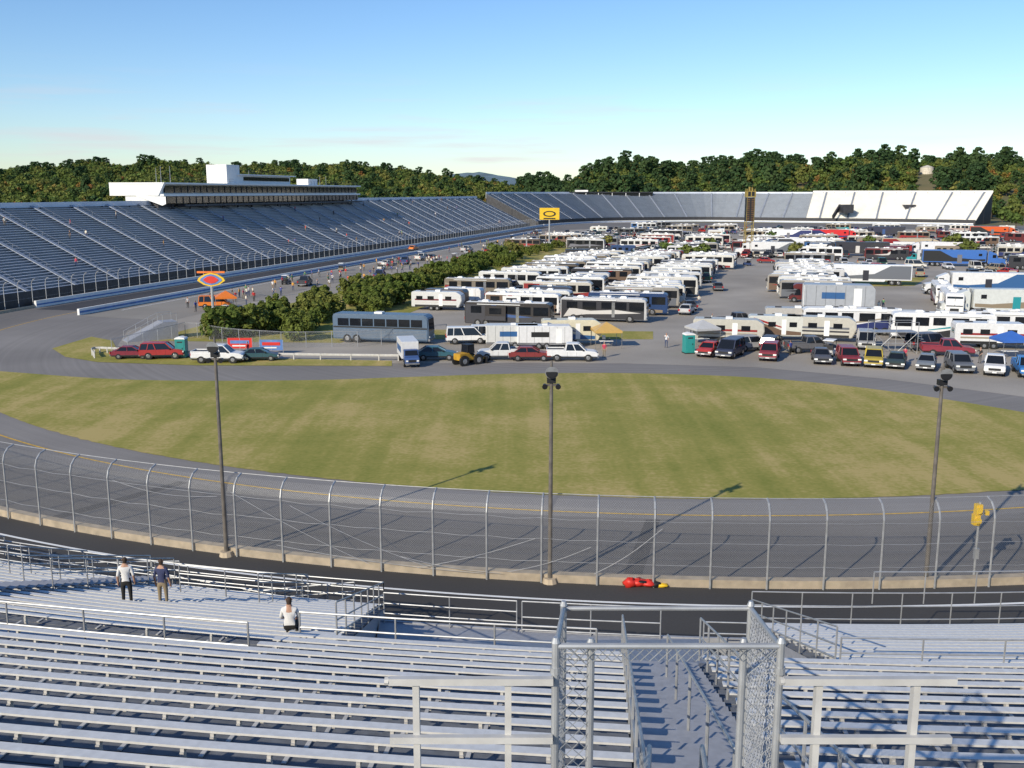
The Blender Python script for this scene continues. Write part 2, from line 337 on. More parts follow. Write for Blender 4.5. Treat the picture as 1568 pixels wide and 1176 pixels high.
for (a,z0),(b,z1) in [((-17.5,3.4),(-13,.4)),((-15.5,3.0),(-11.2,.5)),((-9,.4),(-12,.9)),((-8,2.2),(-11.5,.4)),((-4.4,2.9),(-6.3,.6)),((-16,.9),(-9.5,.35)),((-22,3.3),(-18,3.1)),((-8.8,.5),(-6.4,1.9))]:
    q=None
    for i in range(9):
        t=i/8; p=pol(RW+.9,a+(b-a)*t,z0+(z1-z0)*t-.5*math.sin(t*math.pi)*min(z0,z1,1)*.6+.02)
        if q is not None: mb.cyl(q,p,.011,.011,4)
        q=p
mb.obj("loose_fence_cables",[GALV])
# ------------------------------------------------------------------ near grandstand
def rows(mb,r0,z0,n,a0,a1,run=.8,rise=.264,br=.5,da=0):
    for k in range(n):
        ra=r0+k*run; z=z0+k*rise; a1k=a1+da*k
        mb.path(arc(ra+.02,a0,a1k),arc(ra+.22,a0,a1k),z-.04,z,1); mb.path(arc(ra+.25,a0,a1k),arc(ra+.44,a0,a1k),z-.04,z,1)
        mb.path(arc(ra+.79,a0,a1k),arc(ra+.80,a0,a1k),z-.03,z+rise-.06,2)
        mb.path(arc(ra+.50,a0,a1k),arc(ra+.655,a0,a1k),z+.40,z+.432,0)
        a=a0+.2
        while a<a1k:
            p=pol(ra+.47,a); q=pol(ra+.66,a)
            mb.beam((p.x,p.y,z+.37),(q.x,q.y,z+.37),.05,.05,3); q=pol(ra+.64,a); mb.beam((q.x,q.y,z-.03),(q.x,q.y,z+.36),.05,.10,3)
            q=pol(ra+.80,a); q2=pol(ra+1.02,a); mb.beam((q.x,q.y,z+rise+.02),(q2.x,q2.y,z+rise+.02),.06,.02,3)
            a+=br
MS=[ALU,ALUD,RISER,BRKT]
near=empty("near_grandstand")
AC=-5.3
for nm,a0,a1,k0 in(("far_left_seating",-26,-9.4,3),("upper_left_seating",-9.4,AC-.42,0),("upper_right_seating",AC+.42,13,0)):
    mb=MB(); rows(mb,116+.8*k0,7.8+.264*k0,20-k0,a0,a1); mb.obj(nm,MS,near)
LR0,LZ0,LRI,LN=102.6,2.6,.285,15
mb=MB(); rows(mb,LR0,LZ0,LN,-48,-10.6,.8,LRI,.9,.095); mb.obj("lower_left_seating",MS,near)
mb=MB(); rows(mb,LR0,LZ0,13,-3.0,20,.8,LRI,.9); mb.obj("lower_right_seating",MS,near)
mb=MB()
def slab(r0,r1,z0,z1,a0,a1,mi,a1b=None):
    A=arc(r0,a0,a1);B=arc(r1,a0,a1b if a1b is not None else a1)
    for i in range(min(len(A),len(B))-1): mb.add([(A[i].x,A[i].y,z0),(B[i].x,B[i].y,z1),(B[i+1].x,B[i+1].y,z1),(A[i+1].x,A[i+1].y,z0)],[(0,1,2,3)],mi)
def endwall(a,r0,r1,z0,z1,mi=0,a2=None):
    p=pol(r0,a);q=pol(r1,a if a2 is None else a2); mb.add([(p.x,p.y,.02),(q.x,q.y,.02),(q.x,q.y,z1),(p.x,p.y,z0)],[(0,1,2,3)],mi)
slab(116,134,7.1,13.0,-26,13,1); slab(102.5,115,1.9,6.35,-48,-10.6,1); slab(102.5,113.2,1.9,5.7,-3.0,20,1)
endwall(-10.58,102.6,114.6,2.6,6.85,0,-9.2); endwall(-3.02,102.6,113,2.6,6.2); endwall(-9.4,116,118.4,7.8,8.5)
mb.path(arc(114.7,-48,-9.42),arc(118.35,-48,-9.42),6.75,6.85,0); mb.path(arc(113.1,-3.0,20),arc(115.9,-3.0,20),6.2,6.3,0)
mb.path(arc(104.5,-10.3,-3.1),arc(115.9,-9.1,-3.1),2.85,3.0,0); mb.path(arc(115.9,-9.4,-3.1),arc(116,-9.4,-3.1),3,7.7,2); mb.path(arc(104.4,-10.3,-3.1),arc(104.5,-10.3,-3.1),0,3.05,0)
for k in range(40):
    ra=116+k*.4; z=7.8+k*.132
    mb.path(arc(ra,AC-.4,AC+.4,.2),arc(ra+.36,AC-.4,AC+.4,.2),z-.04,z,0)
for a in(-20.5,-15.8):
    for k in range(30):
        ra=102.7+k*.4; z=3.1+k*.1425; mb.path(arc(ra,a-.25,a+.25,.2),arc(ra+.34,a-.25,a+.25,.2),z-.04,z,0)
mb.obj("decks_and_stairs",[ALUS,RISER,ALUD],near)
def rail(mb,pts,h,levels=(1.0,.55),r=.024,posts=True,sp=1.8):
    for a,b in zip(pts,pts[1:]):
        for l in levels: mb.cyl(a+Vector((0,0,h*l)),b+Vector((0,0,h*l)),r,r,6)
        if posts:
            n=max(1,round((b-a).length/sp))
            for i in range(n): p=a.lerp(b,i/n); mb.cyl(p,p+Vector((0,0,h)),r,r,6)
    if posts: mb.cyl(pts[-1],pts[-1]+Vector((0,0,h)),r,r,6)
def arcz(r,a0,a1,z,st=1): return [pol(r,a0+(a1-a0)*i/max(1,int(abs(a1-a0)/st)),z) for i in range(max(1,int(abs(a1-a0)/st))+1)]
mb=MB()
rail(mb,arcz(118.2,-26,-9.5,6.85,.9),2.35,(1,.78,.6)); rail(mb,arcz(115.9,-9.4,-6,7.7),.75,(1,.5)); rail(mb,arcz(113.4,-3,13,6.3),1.0,(1,.6))
rail(mb,arcz(104.6,-10.2,-7.6,3.0),1.15,(1,.66,.33)); rail(mb,arcz(104.6,-7.5,-4.9,3.0),1.15,(1,.5,.1)); rail(mb,arcz(106,-4.2,-3.3,3.0),1.3,(1,.7,.4))
rail(mb,arcz(102.4,-48,-10.6,2.4,.9),1.2,(1,.75,.5,.25)); rail(mb,arcz(102.4,-3.0,20,2.4),1.5,(1,.66,.33)); rail(mb,arcz(102.4,-.6,20,3.5),1.2,(1,),sp=3)
rail(mb,[pol(102.4,-10.6,2.4),pol(114,-9.3,6.7)],1.2,(1,.6,.3)); rail(mb,[pol(102.4,-3.0,2.4),pol(113,-3.0,6.2)],1.2,(1,.6,.3))
for a in(-20.8,-20.2,-16.1,-15.5): rail(mb,[pol(102.4,a,2.7),pol(109,a,5.1)],1.1,(1,.55),sp=1.6)
for a in(-24,-18,-12.4): rail(mb,[pol(102,a,2.4),pol(106,a,4.0)],1.1,(1,.7,.4),sp=1.2); rail(mb,[pol(105,a-2.0,3.6),pol(105,a,3.6)],1.1,(1,.7,.4))
rail(mb,[pol(102.6,7,2.4),pol(102.6,9.5,4.2)],1.2,(1,.7,.4),sp=.9); rail(mb,[pol(104,7,3.1),pol(104,9.5,3.1)],1.2,(1,.7,.4),sp=1)
for a in(AC-.42,AC+.42): rail(mb,[pol(116,a,7.85),pol(129.3,a,12.25)],1.0,(1,.55),.022,sp=1.6)
rail(mb,[pol(118,AC,8.4),pol(127.5,AC,11.6)],.95,(1,),.024,sp=2.4)
for (a,b,r1,r2,z0,z1) in((-21,-16,100.5,100.8,.6,1.9),(-15.5,-11.5,100.8,101.2,.5,1.9),(-17.5,-13,101.3,101.6,1.6,1.2)):
    rail(mb,[pol(r1,a,z0),pol(r2,b,z1)],1.1,(1,.66,.33,0),sp=1.3)
mb.obj("handrails",[GALV],near)
def chain_panel(mb,o,u,v,W,Hh,cell=.07,r=.0042):
    o=Vector(o);u=Vector(u).normalized();v=Vector(v).normalized()
    k=-Hh
    while k<W:
        for sgn in(1,-1):
            t0=max(0,-k); t1=min(Hh,W-k)
            if t1>t0:
                x0,x1=k+t0,k+t1
                if sgn<0: x0,x1=W-x0,W-x1
                mb.cyl(o+u*x0+v*t0,o+u*x1+v*t1,r,r,3,cap=False)
        k+=cell*1.414
gate=empty("chain_link_gate")
mb=MB(); gz=14.67; zb=12.1
A=Vector((.33,7.0,0)); B=Vector((2.03,7.0,0)); fw=(pol(116,AC)-pol(129.7,AC)).normalized()
lv=Vector((0,0,1))
A2=A+fw*1.5; B2=B+fw*1.5
for p,h in((A,gz),(B,gz),(A2,gz-.35),(B2,gz-.35),(A+Vector((.27,.05,0)),gz-.03),(B-Vector((.27,-.05,0)),gz-.03)):
    mb.cyl((p.x,p.y,zb-.6),(p.x,p.y,h),.03,.03,10); mb.cyl((p.x,p.y,h),(p.x,p.y,h+.04),.036,.02,10)
mb.cyl((A.x,A.y,gz-.03),(B.x,B.y,gz-.03),.024,.024,8)
mb.cyl((A.x,A.y,gz-.05),(A2.x,A2.y,gz-.38),.022,.022,8); mb.cyl((B.x,B.y,gz-.05),(B2.x,B2.y,gz-.38),.022,.022,8); mb.cyl((A2.x,A2.y,gz-.38),(B2.x,B2.y,gz-.38),.022,.022,8)
for p in(A,B):
    for z in(gz-.25,gz-1.2): mb.cyl((p.x,p.y,z),(p.x,p.y,z+.05),.042,.042,10)
mb.obj("frame",[GALV],gate)
mb=MB()
chain_panel(mb,(A.x,A.y,zb),(1,.1,0),lv,.27,gz-zb-.03); chain_panel(mb,(B.x-.27,B.y+.05,zb),(1,-.1,0),lv,.27,gz-zb-.03)
chain_panel(mb,(A.x,A.y,zb),fw+Vector((0,0,-.2)),lv,1.5,gz-zb-.08); chain_panel(mb,(B.x,B.y,zb),fw+Vector((0,0,-.2)),lv,1.5,gz-zb-.08)
chain_panel(mb,(A.x,A.y+.01,gz-.16),(1,0,0),lv,1.7,.14,.05)
mb.obj("wire_mesh",[GALV],gate)
mb=MB()
for x0,x1 in((-.93,.31),(2.05,3.35)):
    for z in(14.38,13.9): mb.beam((x0,6.95,z),(x1,6.95,z),.05,.055)
    for x in((x0+.2,x0+.9) if x0<0 else (x0+.28,x0+1.02)): mb.beam((x,7.0,12.0),(x,7.0,14.36),.05,.07)
    mb.cyl((x0-.03,6.95,14.38),(x0,6.95,14.38),.032,.032,8)
mb.obj("guard_rail",[BRKT])
mb=MB()
for x in(.95,1.45):
    pts=[Vector((x,6.3,11.9)),Vector((x,6.35,13.2)),Vector((x+.03,6.5,13.42)),Vector((x+.06,6.8,13.45)),Vector((x+.35,8.6,12.85)),Vector((x+.36,8.7,11.6))]
    for a,b in zip(pts,pts[1:]): mb.cyl(a,b,.024,.024,8)
mb.obj("stair_handrail",[GALV])
# ------------------------------------------------------------------ main grandstand
def rowstand(name,path,z0,n,run,rise,mats,off0=2,aisle=12):
    e=empty(name); mb=MB()
    for k in range(n):
        a=offs(path,off0+k*run); c=offs(path,off0+(k+1)*run); z=z0+k*rise
        mb.path(a,c,z-.05,z,1); s0=offs(path,off0+k*run+.42); s1=offs(path,off0+k*run+.78)
        mb.path(s0,s1,z+.38,z+.45,0)
        mb.path(offs(path,off0+(k+1)*run-.03),c,z,z+rise-.06,2)
    mb.obj("seat_rows",mats,e)
    mb=MB(); L=[0]
    for a,b in zip(path,path[1:]): L.append(L[-1]+(b-a).length)
    t=aisle/2; j=0; 
    while t<L[-1]:
        while L[j+1]<t: j+=1
        k=(t-L[j])/(L[j+1]-L[j]); p=path[j].lerp(path[j+1],k); tt=(path[j+1]-path[j]).normalized(); nn=Vector((-tt.y,tt.x,0))
        a=p+nn*off0; b=p+nn*(off0+n*run)
        mb.beam(a+Vector((0,0,z0+.30)),b+Vector((0,0,z0+n*rise+.30)),.9,.12,0)
        mb.cyl(a+Vector((0,0,z0+1.2)),b+Vector((0,0,z0+n*rise+1.3)),.015,.015,4,1)
        for i in range(0,n,4):
            q=a.lerp(b,i/n)+Vector((0,0,z0+i*rise)); mb.cyl(q,q+Vector((0,0,1.25)),.035,.035,4,1)
        t+=aisle
    mb.obj("aisles",[mats[4],GALV],e)
    mb=MB(); a=offs(path,off0+n*run); b=offs(path,off0+n*run+.15); mb.path(a,b,z0+n*rise-2.5,z0+n*rise+1.0,0)
    a=offs(path,off0-.1); b=offs(path,off0); mb.path(a,b,.2,z0+.9,1)
    mb.obj("back_and_front_panels",[mats[0],DARKST],e)
    mb=MB()
    for i in range(0,len(path)):
        pp=offs(path,off0+n*run-.3)[i]; mb.cyl(pp,pp+Vector((0,0,z0+n*rise)),.15,.15,6)
        pp=offs(path,off0+n*run*.5)[i]; mb.cyl(pp,pp+Vector((0,0,z0+n*rise*.5-.3)),.15,.15,6)
    for q in(path[0],path[-1]):
        i=0 if q is path[0] else -1
        a=offs(path,off0)[i];b=offs(path,off0+n*run)[i]
        mb.add([(a.x,a.y,0),(b.x,b.y,0),(b.x,b.y,z0+n*rise),(a.x,a.y,z0)],[(0,1,2,3)],0)
    mb.obj("steel_frame",[DARKST],e)
    return e
MID=mat("aluminium_aisle",(.32,.35,.40),.6,.2,.1,.3)
mainp=[SW(s,0) for s in range(-40,371,10)]
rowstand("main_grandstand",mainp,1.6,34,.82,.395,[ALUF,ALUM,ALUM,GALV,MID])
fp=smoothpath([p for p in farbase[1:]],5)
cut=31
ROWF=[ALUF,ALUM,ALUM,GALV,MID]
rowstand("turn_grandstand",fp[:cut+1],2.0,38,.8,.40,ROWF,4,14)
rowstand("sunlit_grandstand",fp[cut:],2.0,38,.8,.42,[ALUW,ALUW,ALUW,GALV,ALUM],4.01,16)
mb=MB()
for px in(1306,1402):
    p=G(px,342.6); 
    mb.box(p.x-3,p.x+3,p.y+9,p.y+19,6,10.8,0)
    mb.beam((p.x-9,p.y+9,3.5),(p.x-2,p.y+19,10),1.0,2.2,0)
mb.obj("stand_portals",[DARKST])
# ------------------------------------------------------------------ press box
pb=empty("press_box")
def swbox(mb,s0,s1,w0,w1,z0,z1,mi=0):
    p=[SW(s0,w0),SW(s0,w1),SW(s1,w1),SW(s1,w0)]
    vs=[(q.x,q.y,z0) for q in p]+[(q.x,q.y,z1) for q in p]
    mb.add(vs,[(3,2,1,0),(4,5,6,7),(0,1,5,4),(1,2,6,5),(2,3,7,6),(3,0,4,7)],mi)
mb=MB()
swbox(mb,78,200,-36,-27,16.0,20.1,0)
swbox(mb,80,199.5,-27,-26.6,17.9,19.6,1); swbox(mb,80,199.5,-27,-26.2,15.4,17.0,1)
swbox(mb,78,200.5,-27.4,-25.7,17.1,17.6,0); swbox(mb,77.6,201,-36.3,-25.6,19.9,20.3,0)
swbox(mb,86,200,-30,-25,14.6,15.1,2)
s=84
while s<199: swbox(mb,s,s+.08,-27,-26.45,17.9,19.6,2); swbox(mb,s,s+.08,-27,-26.05,15.4,17.0,2); s+=3
P=[SW(77.7,-40,17.2),SW(77.7,-27,17.2),SW(77.7,-25.2,20.3),SW(77.7,-40,20.3)]; Q=[SW(78.6,-40,17.2),SW(78.6,-27,17.2),SW(78.6,-25.2,20.3),SW(78.6,-40,20.3)]
mb.add(P+Q,[(0,1,2,3),(7,6,5,4),(0,4,5,1),(1,5,6,2),(2,6,7,3),(3,7,4,0)],0)
P=[SW(77.6,-33,17.2),SW(77.6,-26,14.9),SW(77.6,-25,15.3),SW(77.6,-25,17.0)]
mb.add(P,[(0,1,2,3)],0)
swbox(mb,79,86,-36,-28,13.5,17,2)
swbox(mb,112,119,-34,-28,20.35,25.3,0); swbox(mb,119,150,-34,-28,20.35,22.6,0); swbox(mb,121,149,-28,-27.8,21.2,22.2,1)
swbox(mb,118,152,-34.6,-27,22.6,22.9,0); swbox(mb,165,172,-33,-29,20.35,22.2,0)
for a,b,z,w in((79,112,20.35,-26),(119,152,22.9,-27.2),(152,199,20.35,-26)):
    k=a
    while k<=b: mb.cyl(SW(k,w,z),SW(k,w,z+1.1),.03,.03,4,2); k+=2.2
    for zz in(.55,1.1): mb.cyl(SW(a,w,z+zz),SW(b,w,z+zz),.025,.025,4,2)
for k in(82,84,88,117,128,140,176,181): mb.cyl(SW(k,-30,20.3),SW(k,-30,20.3+U(2.5,4.5)),.07,.04,5,3)
for s in range(84,200,8): mb.cyl(SW(s,-35,0),SW(s,-35,16),.25,.25,6,2); mb.cyl(SW(s,-28,12),SW(s,-27,16),.2,.2,6,2)
mb.obj("walls_windows_roof",[WHITE,GLASS,DARKST,GALV],pb)
fs_=empty("suite_building"); mb=MB()
pth=[Vector((-6,600,0)),Vector((22,628,0)),Vector((55,645,0)),Vector((91,655,0))]
mb.path(pth,offs(pth,8),15.2,17.6,1); mb.path(offs(pth,-.6),offs(pth,8.5),17.6,18.3,2); mb.path(offs(pth,-.3),offs(pth,8),14.4,15.2,0)
q=pth[0]; mb.box(q.x-3,q.x+4,q.y-2,q.y+3,14.2,18.0,0); mb.box(40,48,640,646,18.3,19.4,0)
for t in range(12):
    p=pth[0].lerp(pth[1],t/4) if t<4 else (pth[1].lerp(pth[2],(t-4)/4) if t<8 else pth[2].lerp(pth[3],(t-8)/4)); mb.cyl((p.x,p.y-.5,15.2),(p.x,p.y-.5,17.6),.2,.2,5,0)
for p in pth: mb.cyl((p.x,p.y+4,0),(p.x,p.y+4,15),.4,.4,6,2)
mb.obj("suites",[WHITE,GLASS,DARKST],fs_)
# ------------------------------------------------------------------ poles, signs
def lamp_pole(px,py,hh):
    p=G(px,py); e=empty("lamp_pole",p); mb=MB()
    mb.cyl((0,0,0),(0,0,hh),.11,.075,10,0); mb.cyl((0,0,-.02),(0,0,.25),.38,.3,10,3)
    mb.beam((-.38,0,hh-.85),(.38,0,hh-.85),.09,.09,0); mb.box(-.2,.2,-.12,.12,hh-.75,hh-.5,1)
    mb.cyl((0,-.1,hh-.15),(0,-.38,hh-.22),.12,.30,14,2); mb.cyl((0,-.385,hh-.22),(0,-.39,hh-.22),.27,.2,14,1); mb.cyl((-.3,.1,hh-.85),(-.3,-.2,hh-.9),.06,.13,8,1); mb.cyl((.3,.1,hh-.85),(.3,-.2,hh-.9),.06,.13,8,1)
    mb.cyl((0,0,hh),(0,0,hh+.25),.06,.05,6,0)
    mb.obj("pole_and_heads",[POLEM,BLACK,GALV,CONC],e)
lamp_pole(347,851,10.9); lamp_pole(842,892,10.3); lamp_pole(1417,895,10.25)
p=G(1490,892); e=empty("traffic_signal",p); mb=MB()
mb.cyl((0,0,0),(0,0,3.95),.06,.06,8,0); mb.box(-.28,.0,-.16,.16,2.85,3.35,1); mb.box(-.22,.06,-.18,.14,3.37,3.85,1)
for z in(3.1,3.6): mb.cyl((-.14,-.17,z),(-.14,-.30,z),.13,.15,12,1); mb.cyl((-.14,-.18,z),(-.14,-.185,z),.11,.11,12,2)
mb.cyl((.0,0,3.6),(.35,.1,3.4),.03,.03,6,0); mb.box(.3,.45,-.02,.2,3.3,3.5,1); mb.box(-.1,.1,-.12,.05,1.2,1.7,0); mb.box(-.22,.22,-.22,.22,0,.25,3)
mb.obj("signal_parts",[GALV,YEL,BLACK,CONC],e)
e=empty("equipment_bags",G(988,899)); 
def blob(mb,c,rx,ry,rz,mi):
    n=12;vs=[];fs=[]
    for i in range(9):
        ph=math.pi*i/8
        for j in range(n):
            th=2*math.pi*j/n; k=1+.55*noise.noise(Vector((c[0]*3+math.cos(th)*1.5,math.sin(th)*1.5,ph*1.8)))
            vs.append((c[0]+rx*k*math.sin(ph)*math.cos(th),c[1]+ry*k*math.sin(ph)*math.sin(th),max(.01,c[2]+rz*k*math.cos(ph))))
    for i in range(8):
        for j in range(n): fs.append((i*n+j,i*n+(j+1)%n,(i+1)*n+(j+1)%n,(i+1)*n+j))
    mb.add(vs,fs,mi)
mb=MB(); blob(mb,(-.72,0,.2),.32,.2,.26,0); blob(mb,(-.3,.05,.2),.4,.2,.22,0); blob(mb,(.15,0,.18),.35,.2,.18,0); blob(mb,(.45,.02,.14),.3,.2,.15,1); blob(mb,(.8,-.05,.1),.28,.15,.1,2); blob(mb,(-.15,-.12,.3),.2,.1,.06,1)
mb.obj("bags",[RED,BLACK,YEL],e,True)
def signpole(px,py,zh,w,h,kind):
    p=G(px,py); e=empty("pole_sign" if kind else "billboard_sign",p); mb=MB()
    mb.cyl((0,0,0),(0,0,zh),.22 if kind else .3,.2,8,0)
    if kind:
        for k,mi,d in((1,1,0),(.8,2,.06),(.55,3,.12)):
            W=w*k/2;Hh=h*k/2; pts=[(-W,-Hh*.15),(-W*.55,-Hh*.75),(0,-Hh*1.0),(W*.55,-Hh*.75),(W,-Hh*.15),(W*.9,Hh*.25),(W*.45,Hh*.8),(0,Hh),(-W*.45,Hh*.8),(-W*.9,Hh*.25)]
            mb.prism([(x,zh+z) for x,z in pts],-.2-d,.2+d,mi)
        mb.box(-w*.5,w*.5,-.15,.15,zh+h*.47,zh+h*.6,4)
    else:
        mb.box(-w/2,w/2,-.3,.3,zh-h,zh,1); mb.prism([(w*.33*math.cos(a*.5236),zh-h/2+h*.25*math.sin(a*.5236)) for a in range(12)],-.36,-.3,5); mb.prism([(w*.24*math.cos(a*.5236),zh-h/2+h*.16*math.sin(a*.5236)) for a in range(12)],-.4,-.36,1)
        mb.box(-w*.3,w*.3,-.33,-.3,zh-h*.95,zh-h*.85,5)
    mb.obj("post_and_panel",[GALV,YEL,BLUEW,RED,ORANGE,BLACK],e)
signpole(327,487,5.6,4.0,2.0,True); signpole(841,378,12.9,6.6,3.9,False)
p=G(1145,388); e=empty("scoring_pylon",p); mb=MB()
for x in(-1.1,1.1):
    for y in(-1,1): mb.cyl((x,y,0),(x,y,19),.12,.12,6,0)
mb.box(-1.25,1.25,-1.1,1.1,9.5,16.5,1); mb.box(-1.4,1.4,-1.2,1.2,16.6,18.4,0); mb.box(-.95,-.15,-1.25,-1.2,16.9,18.2,1); mb.box(.15,.95,-1.25,-1.2,16.9,18.2,1)
mb.box(-1.4,1.4,-1.3,1.3,0,3,2)
for i in range(12): mb.box(-.95,-.3,-1.16,-1.1,9.8+i*.55,10.0+i*.55,3); mb.box(.2,.95,-1.16,-1.1,9.8+i*.55,10.0+i*.55,3)
for i in range(6): mb.cyl((-1.1,-1,3+i*1.1),(1.1,-1,4.1+i*1.1),.06,.06,4,0)
mb.box(-.5,-.2,-.5,.5,18.4,19.6,0); mb.box(.3,.6,-.5,.5,18.4,19.4,0)
mb.obj("pylon",[mat("pylon_frame",(.3,.22,.05),.6),BLACK,WHITE,mat("dim_orange",(.18,.09,.03),.6)],e)
e=empty("water_tank",(0,0,0)); u=(1393-784)/F; mb=MB(); tx,ty=u*870/.98,870
tz=H+(294.5-268)/F*870
mb.cyl((tx,ty,tz),(tx,ty,tz+5.6),5.6,5.6,24,0); mb.cyl((tx,ty,tz+5.6),(tx,ty,tz+7.6),5.8,.5,24,0); mb.cyl((tx,ty,0),(tx,ty,tz),5.2,5.5,20,1)
mb.obj("tank",[mat("tank_cream",(.6,.55,.46),.6),BARK],e)
def gpath(pts): return [G(*p) for p in pts]
e=empty("guardrail"); mb=MB(); gp=smoothpath(gpath([(145,549),(145,541),(200,543),(330,549),(450,551),(610,553)]),4); mb.path(gp,offs(gp,.06),.5,.75,0); mb.path(offs(gp,-.03),gp,.56,.68,0)
for q in gp: mb.beam(q,q+Vector((0,0,.75)),.12,.12,0)
mb.obj("rail",[BRKT],e)
mb=MB(); pw=[SW(s,13) for s in range(-7,330,8)]; mb.path(pw,offs(pw,.35),0,.95,0); mb.path(offs(pw,-.006),pw,.3,.6,1); mb.obj("pit_wall",[WHITE,BLUEW])
fence("paddock_fence",gpath([(172,545),(290,515),(350,527),(440,533),(560,531),(700,518)]),3,1.9,True,.035,(1.85,),0)
def banner(px0,px1,py,h,m1,m2):
    a=G(px0,py);b=G(px1,py); e=empty("sponsor_banner"); mb=MB()
    mb.beam(a+Vector((0,0,h/2+.5)),b+Vector((0,0,h/2+.5)),.06,h,0)
    a2=a.lerp(b,.12);b2=a.lerp(b,.88); off=Vector((0,-.05,0)); mb.beam(a2+off+Vector((0,0,h*.62+.5)),b2+off+Vector((0,0,h*.62+.5)),.03,h*.3,1); mb.beam(a2.lerp(b2,.1)+off+Vector((0,0,h*.25+.5)),b2.lerp(a2,.2)+off+Vector((0,0,h*.25+.5)),.03,h*.12,2)
    for t in(0,.5,1): q=a.lerp(b,t); mb.cyl(q,q+Vector((0,0,h+.5)),.04,.04,6,3)
    mb.obj("panel_and_posts",[m1,m2,WHITE,GALV],e)
banner(349,387,540,1.2,RED,BLUEW); banner(398,434,543,1.2,BLUEW,RED)
# ------------------------------------------------------------------ vehicles
VM=[PAINT,GLASS,TYRE,CHROME,TAIL,STRIPE,WHITE,LAMP,BLACK,STRIPE2]
def wheels(mb,xs,y,r,w=.25):
    for x in xs:
        for s in(-1,1):
            mb.cyl((x,s*(y-w),r),(x,s*y,r),r,r,14,2); mb.cyl((x,s*y,r),(x,s*(y+.012),r),r*.55,r*.5,10,3); mb.cyl((x,s*(y-w*.9),r+.03),(x,s*(y-.03),r+.03),r*1.18,r*1.18,14,8)
def car(kind):
    mb=MB()
    if kind=='sedan':
        mb.prism([(-2.3,.32),(-2.32,.8),(-2.2,.98),(-1.5,1.02),(.9,1.0),(1.9,.86),(2.28,.68),(2.3,.32)],-.88,.88,0,.09)
        b=(-1.75,1.05,.8);t=(-1.1,.25,.62);z0,z1=.99,1.42
    elif kind=='suv':
        mb.prism([(-2.35,.4),(-2.38,1.0),(-2.3,1.12),(1.1,1.1),(2.0,1.0),(2.3,.85),(2.34,.4)],-.93,.93,0,.09)
        b=(-2.3,1.15,.87);t=(-2.1,.45,.74);z0,z1=1.08,1.72
    elif kind=='van':
        mb.prism([(-2.5,.4),(-2.5,1.1),(1.6,1.1),(2.3,.95),(2.5,.7),(2.5,.4)],-.97,.97,0,.08)
        b=(-2.45,1.75,.93);t=(-2.35,.9,.8);z0,z1=1.08,1.95
    else:
        mb.prism([(-2.8,.55),(-2.8,1.15),(-.7,1.17),(1.35,1.15),(2.5,1.05),(2.75,.85),(2.78,.5)],-.97,.97,0,.07)
        b=(-.75,1.45,.88);t=(-.6,.7,.74);z0,z1=1.14,1.84
        mb.box(-2.68,-.9,-.82,.82,1.1,1.19,8)
        for y in(-.93,.86): mb.box(-2.78,-.85,y,y+.07,1.15,1.3,0)
        mb.box(-2.8,-2.72,-.9,.9,1.1,1.3,0)
    mb.frus(b,t,z0,z1,1); mb.frus((t[0]-.04,t[1]+.04,t[2]+.03),(t[0]+.1,t[1]-.1,t[2]-.06),z1,z1+.07,0)
    for s in(-1,1):
        for k0,k1 in((0,0),(1,1)): mb.beam((b[k0],s*b[2],z0),(t[k1],s*t[2],z1+.02),.09,.09,0)
        xm=(b[0]+b[1])/2; mb.beam((xm,s*b[2],z0),((t[0]+t[1])/2,s*t[2],z1+.01),.08,.09,0)
        if kind!='sedan' and kind!='pickup': mb.beam((b[0]+.8,s*b[2],z0),(t[0]+.75,s*t[2],z1+.01),.08,.09,0)
        mb.box(b[1]-.35,b[1]-.2,s*(b[2]+.1)-.07,s*(b[2]+.1)+.07,z0,z0+.14,8)
    L=2.3 if kind in('sedan','suv') else (2.5 if kind=='van' else 2.76)
    W=.97 if kind in('van','pickup') else(.93 if kind=='suv' else .88)
    fz=.62 if kind=='sedan' else .78
    mb.box(L-.02,L+.05,-.55,.55,fz-.14,fz+.08,8)
    for s in(-1,1):
        mb.box(L-.06,L+.04,s*.75-.17,s*.75+.17,fz-.05,fz+.1,7); mb.box(-L-.06,-L+.03,s*.78-.12,s*.78+.12,fz+.02,fz+.3,4)
        for x in(-.55,.45): mb.box(x,x+.015,min(s*W,s*(W+.006)),max(s*W,s*(W+.006)),.5,1.0,8)
        mb.box(-L*.95,L*.95,min(s*W,s*(W+.01)),max(s*W,s*(W+.01)),.36,.5,8)
    mb.box(L-.03,L+.09,-.85,.85,.38,.52,3); mb.box(-L-.11,-L+.0,-.85,.85,.4,.54,3); mb.box(L+.09,L+.1,-.2,.2,.4,.5,6)
    wheels(mb,(-L*.6,L*.62),W+.012,.33 if kind=='sedan' else .39)
    return mb.mesh(kind,VM)
MES={k:car(k) for k in('sedan','suv','van','pickup')}
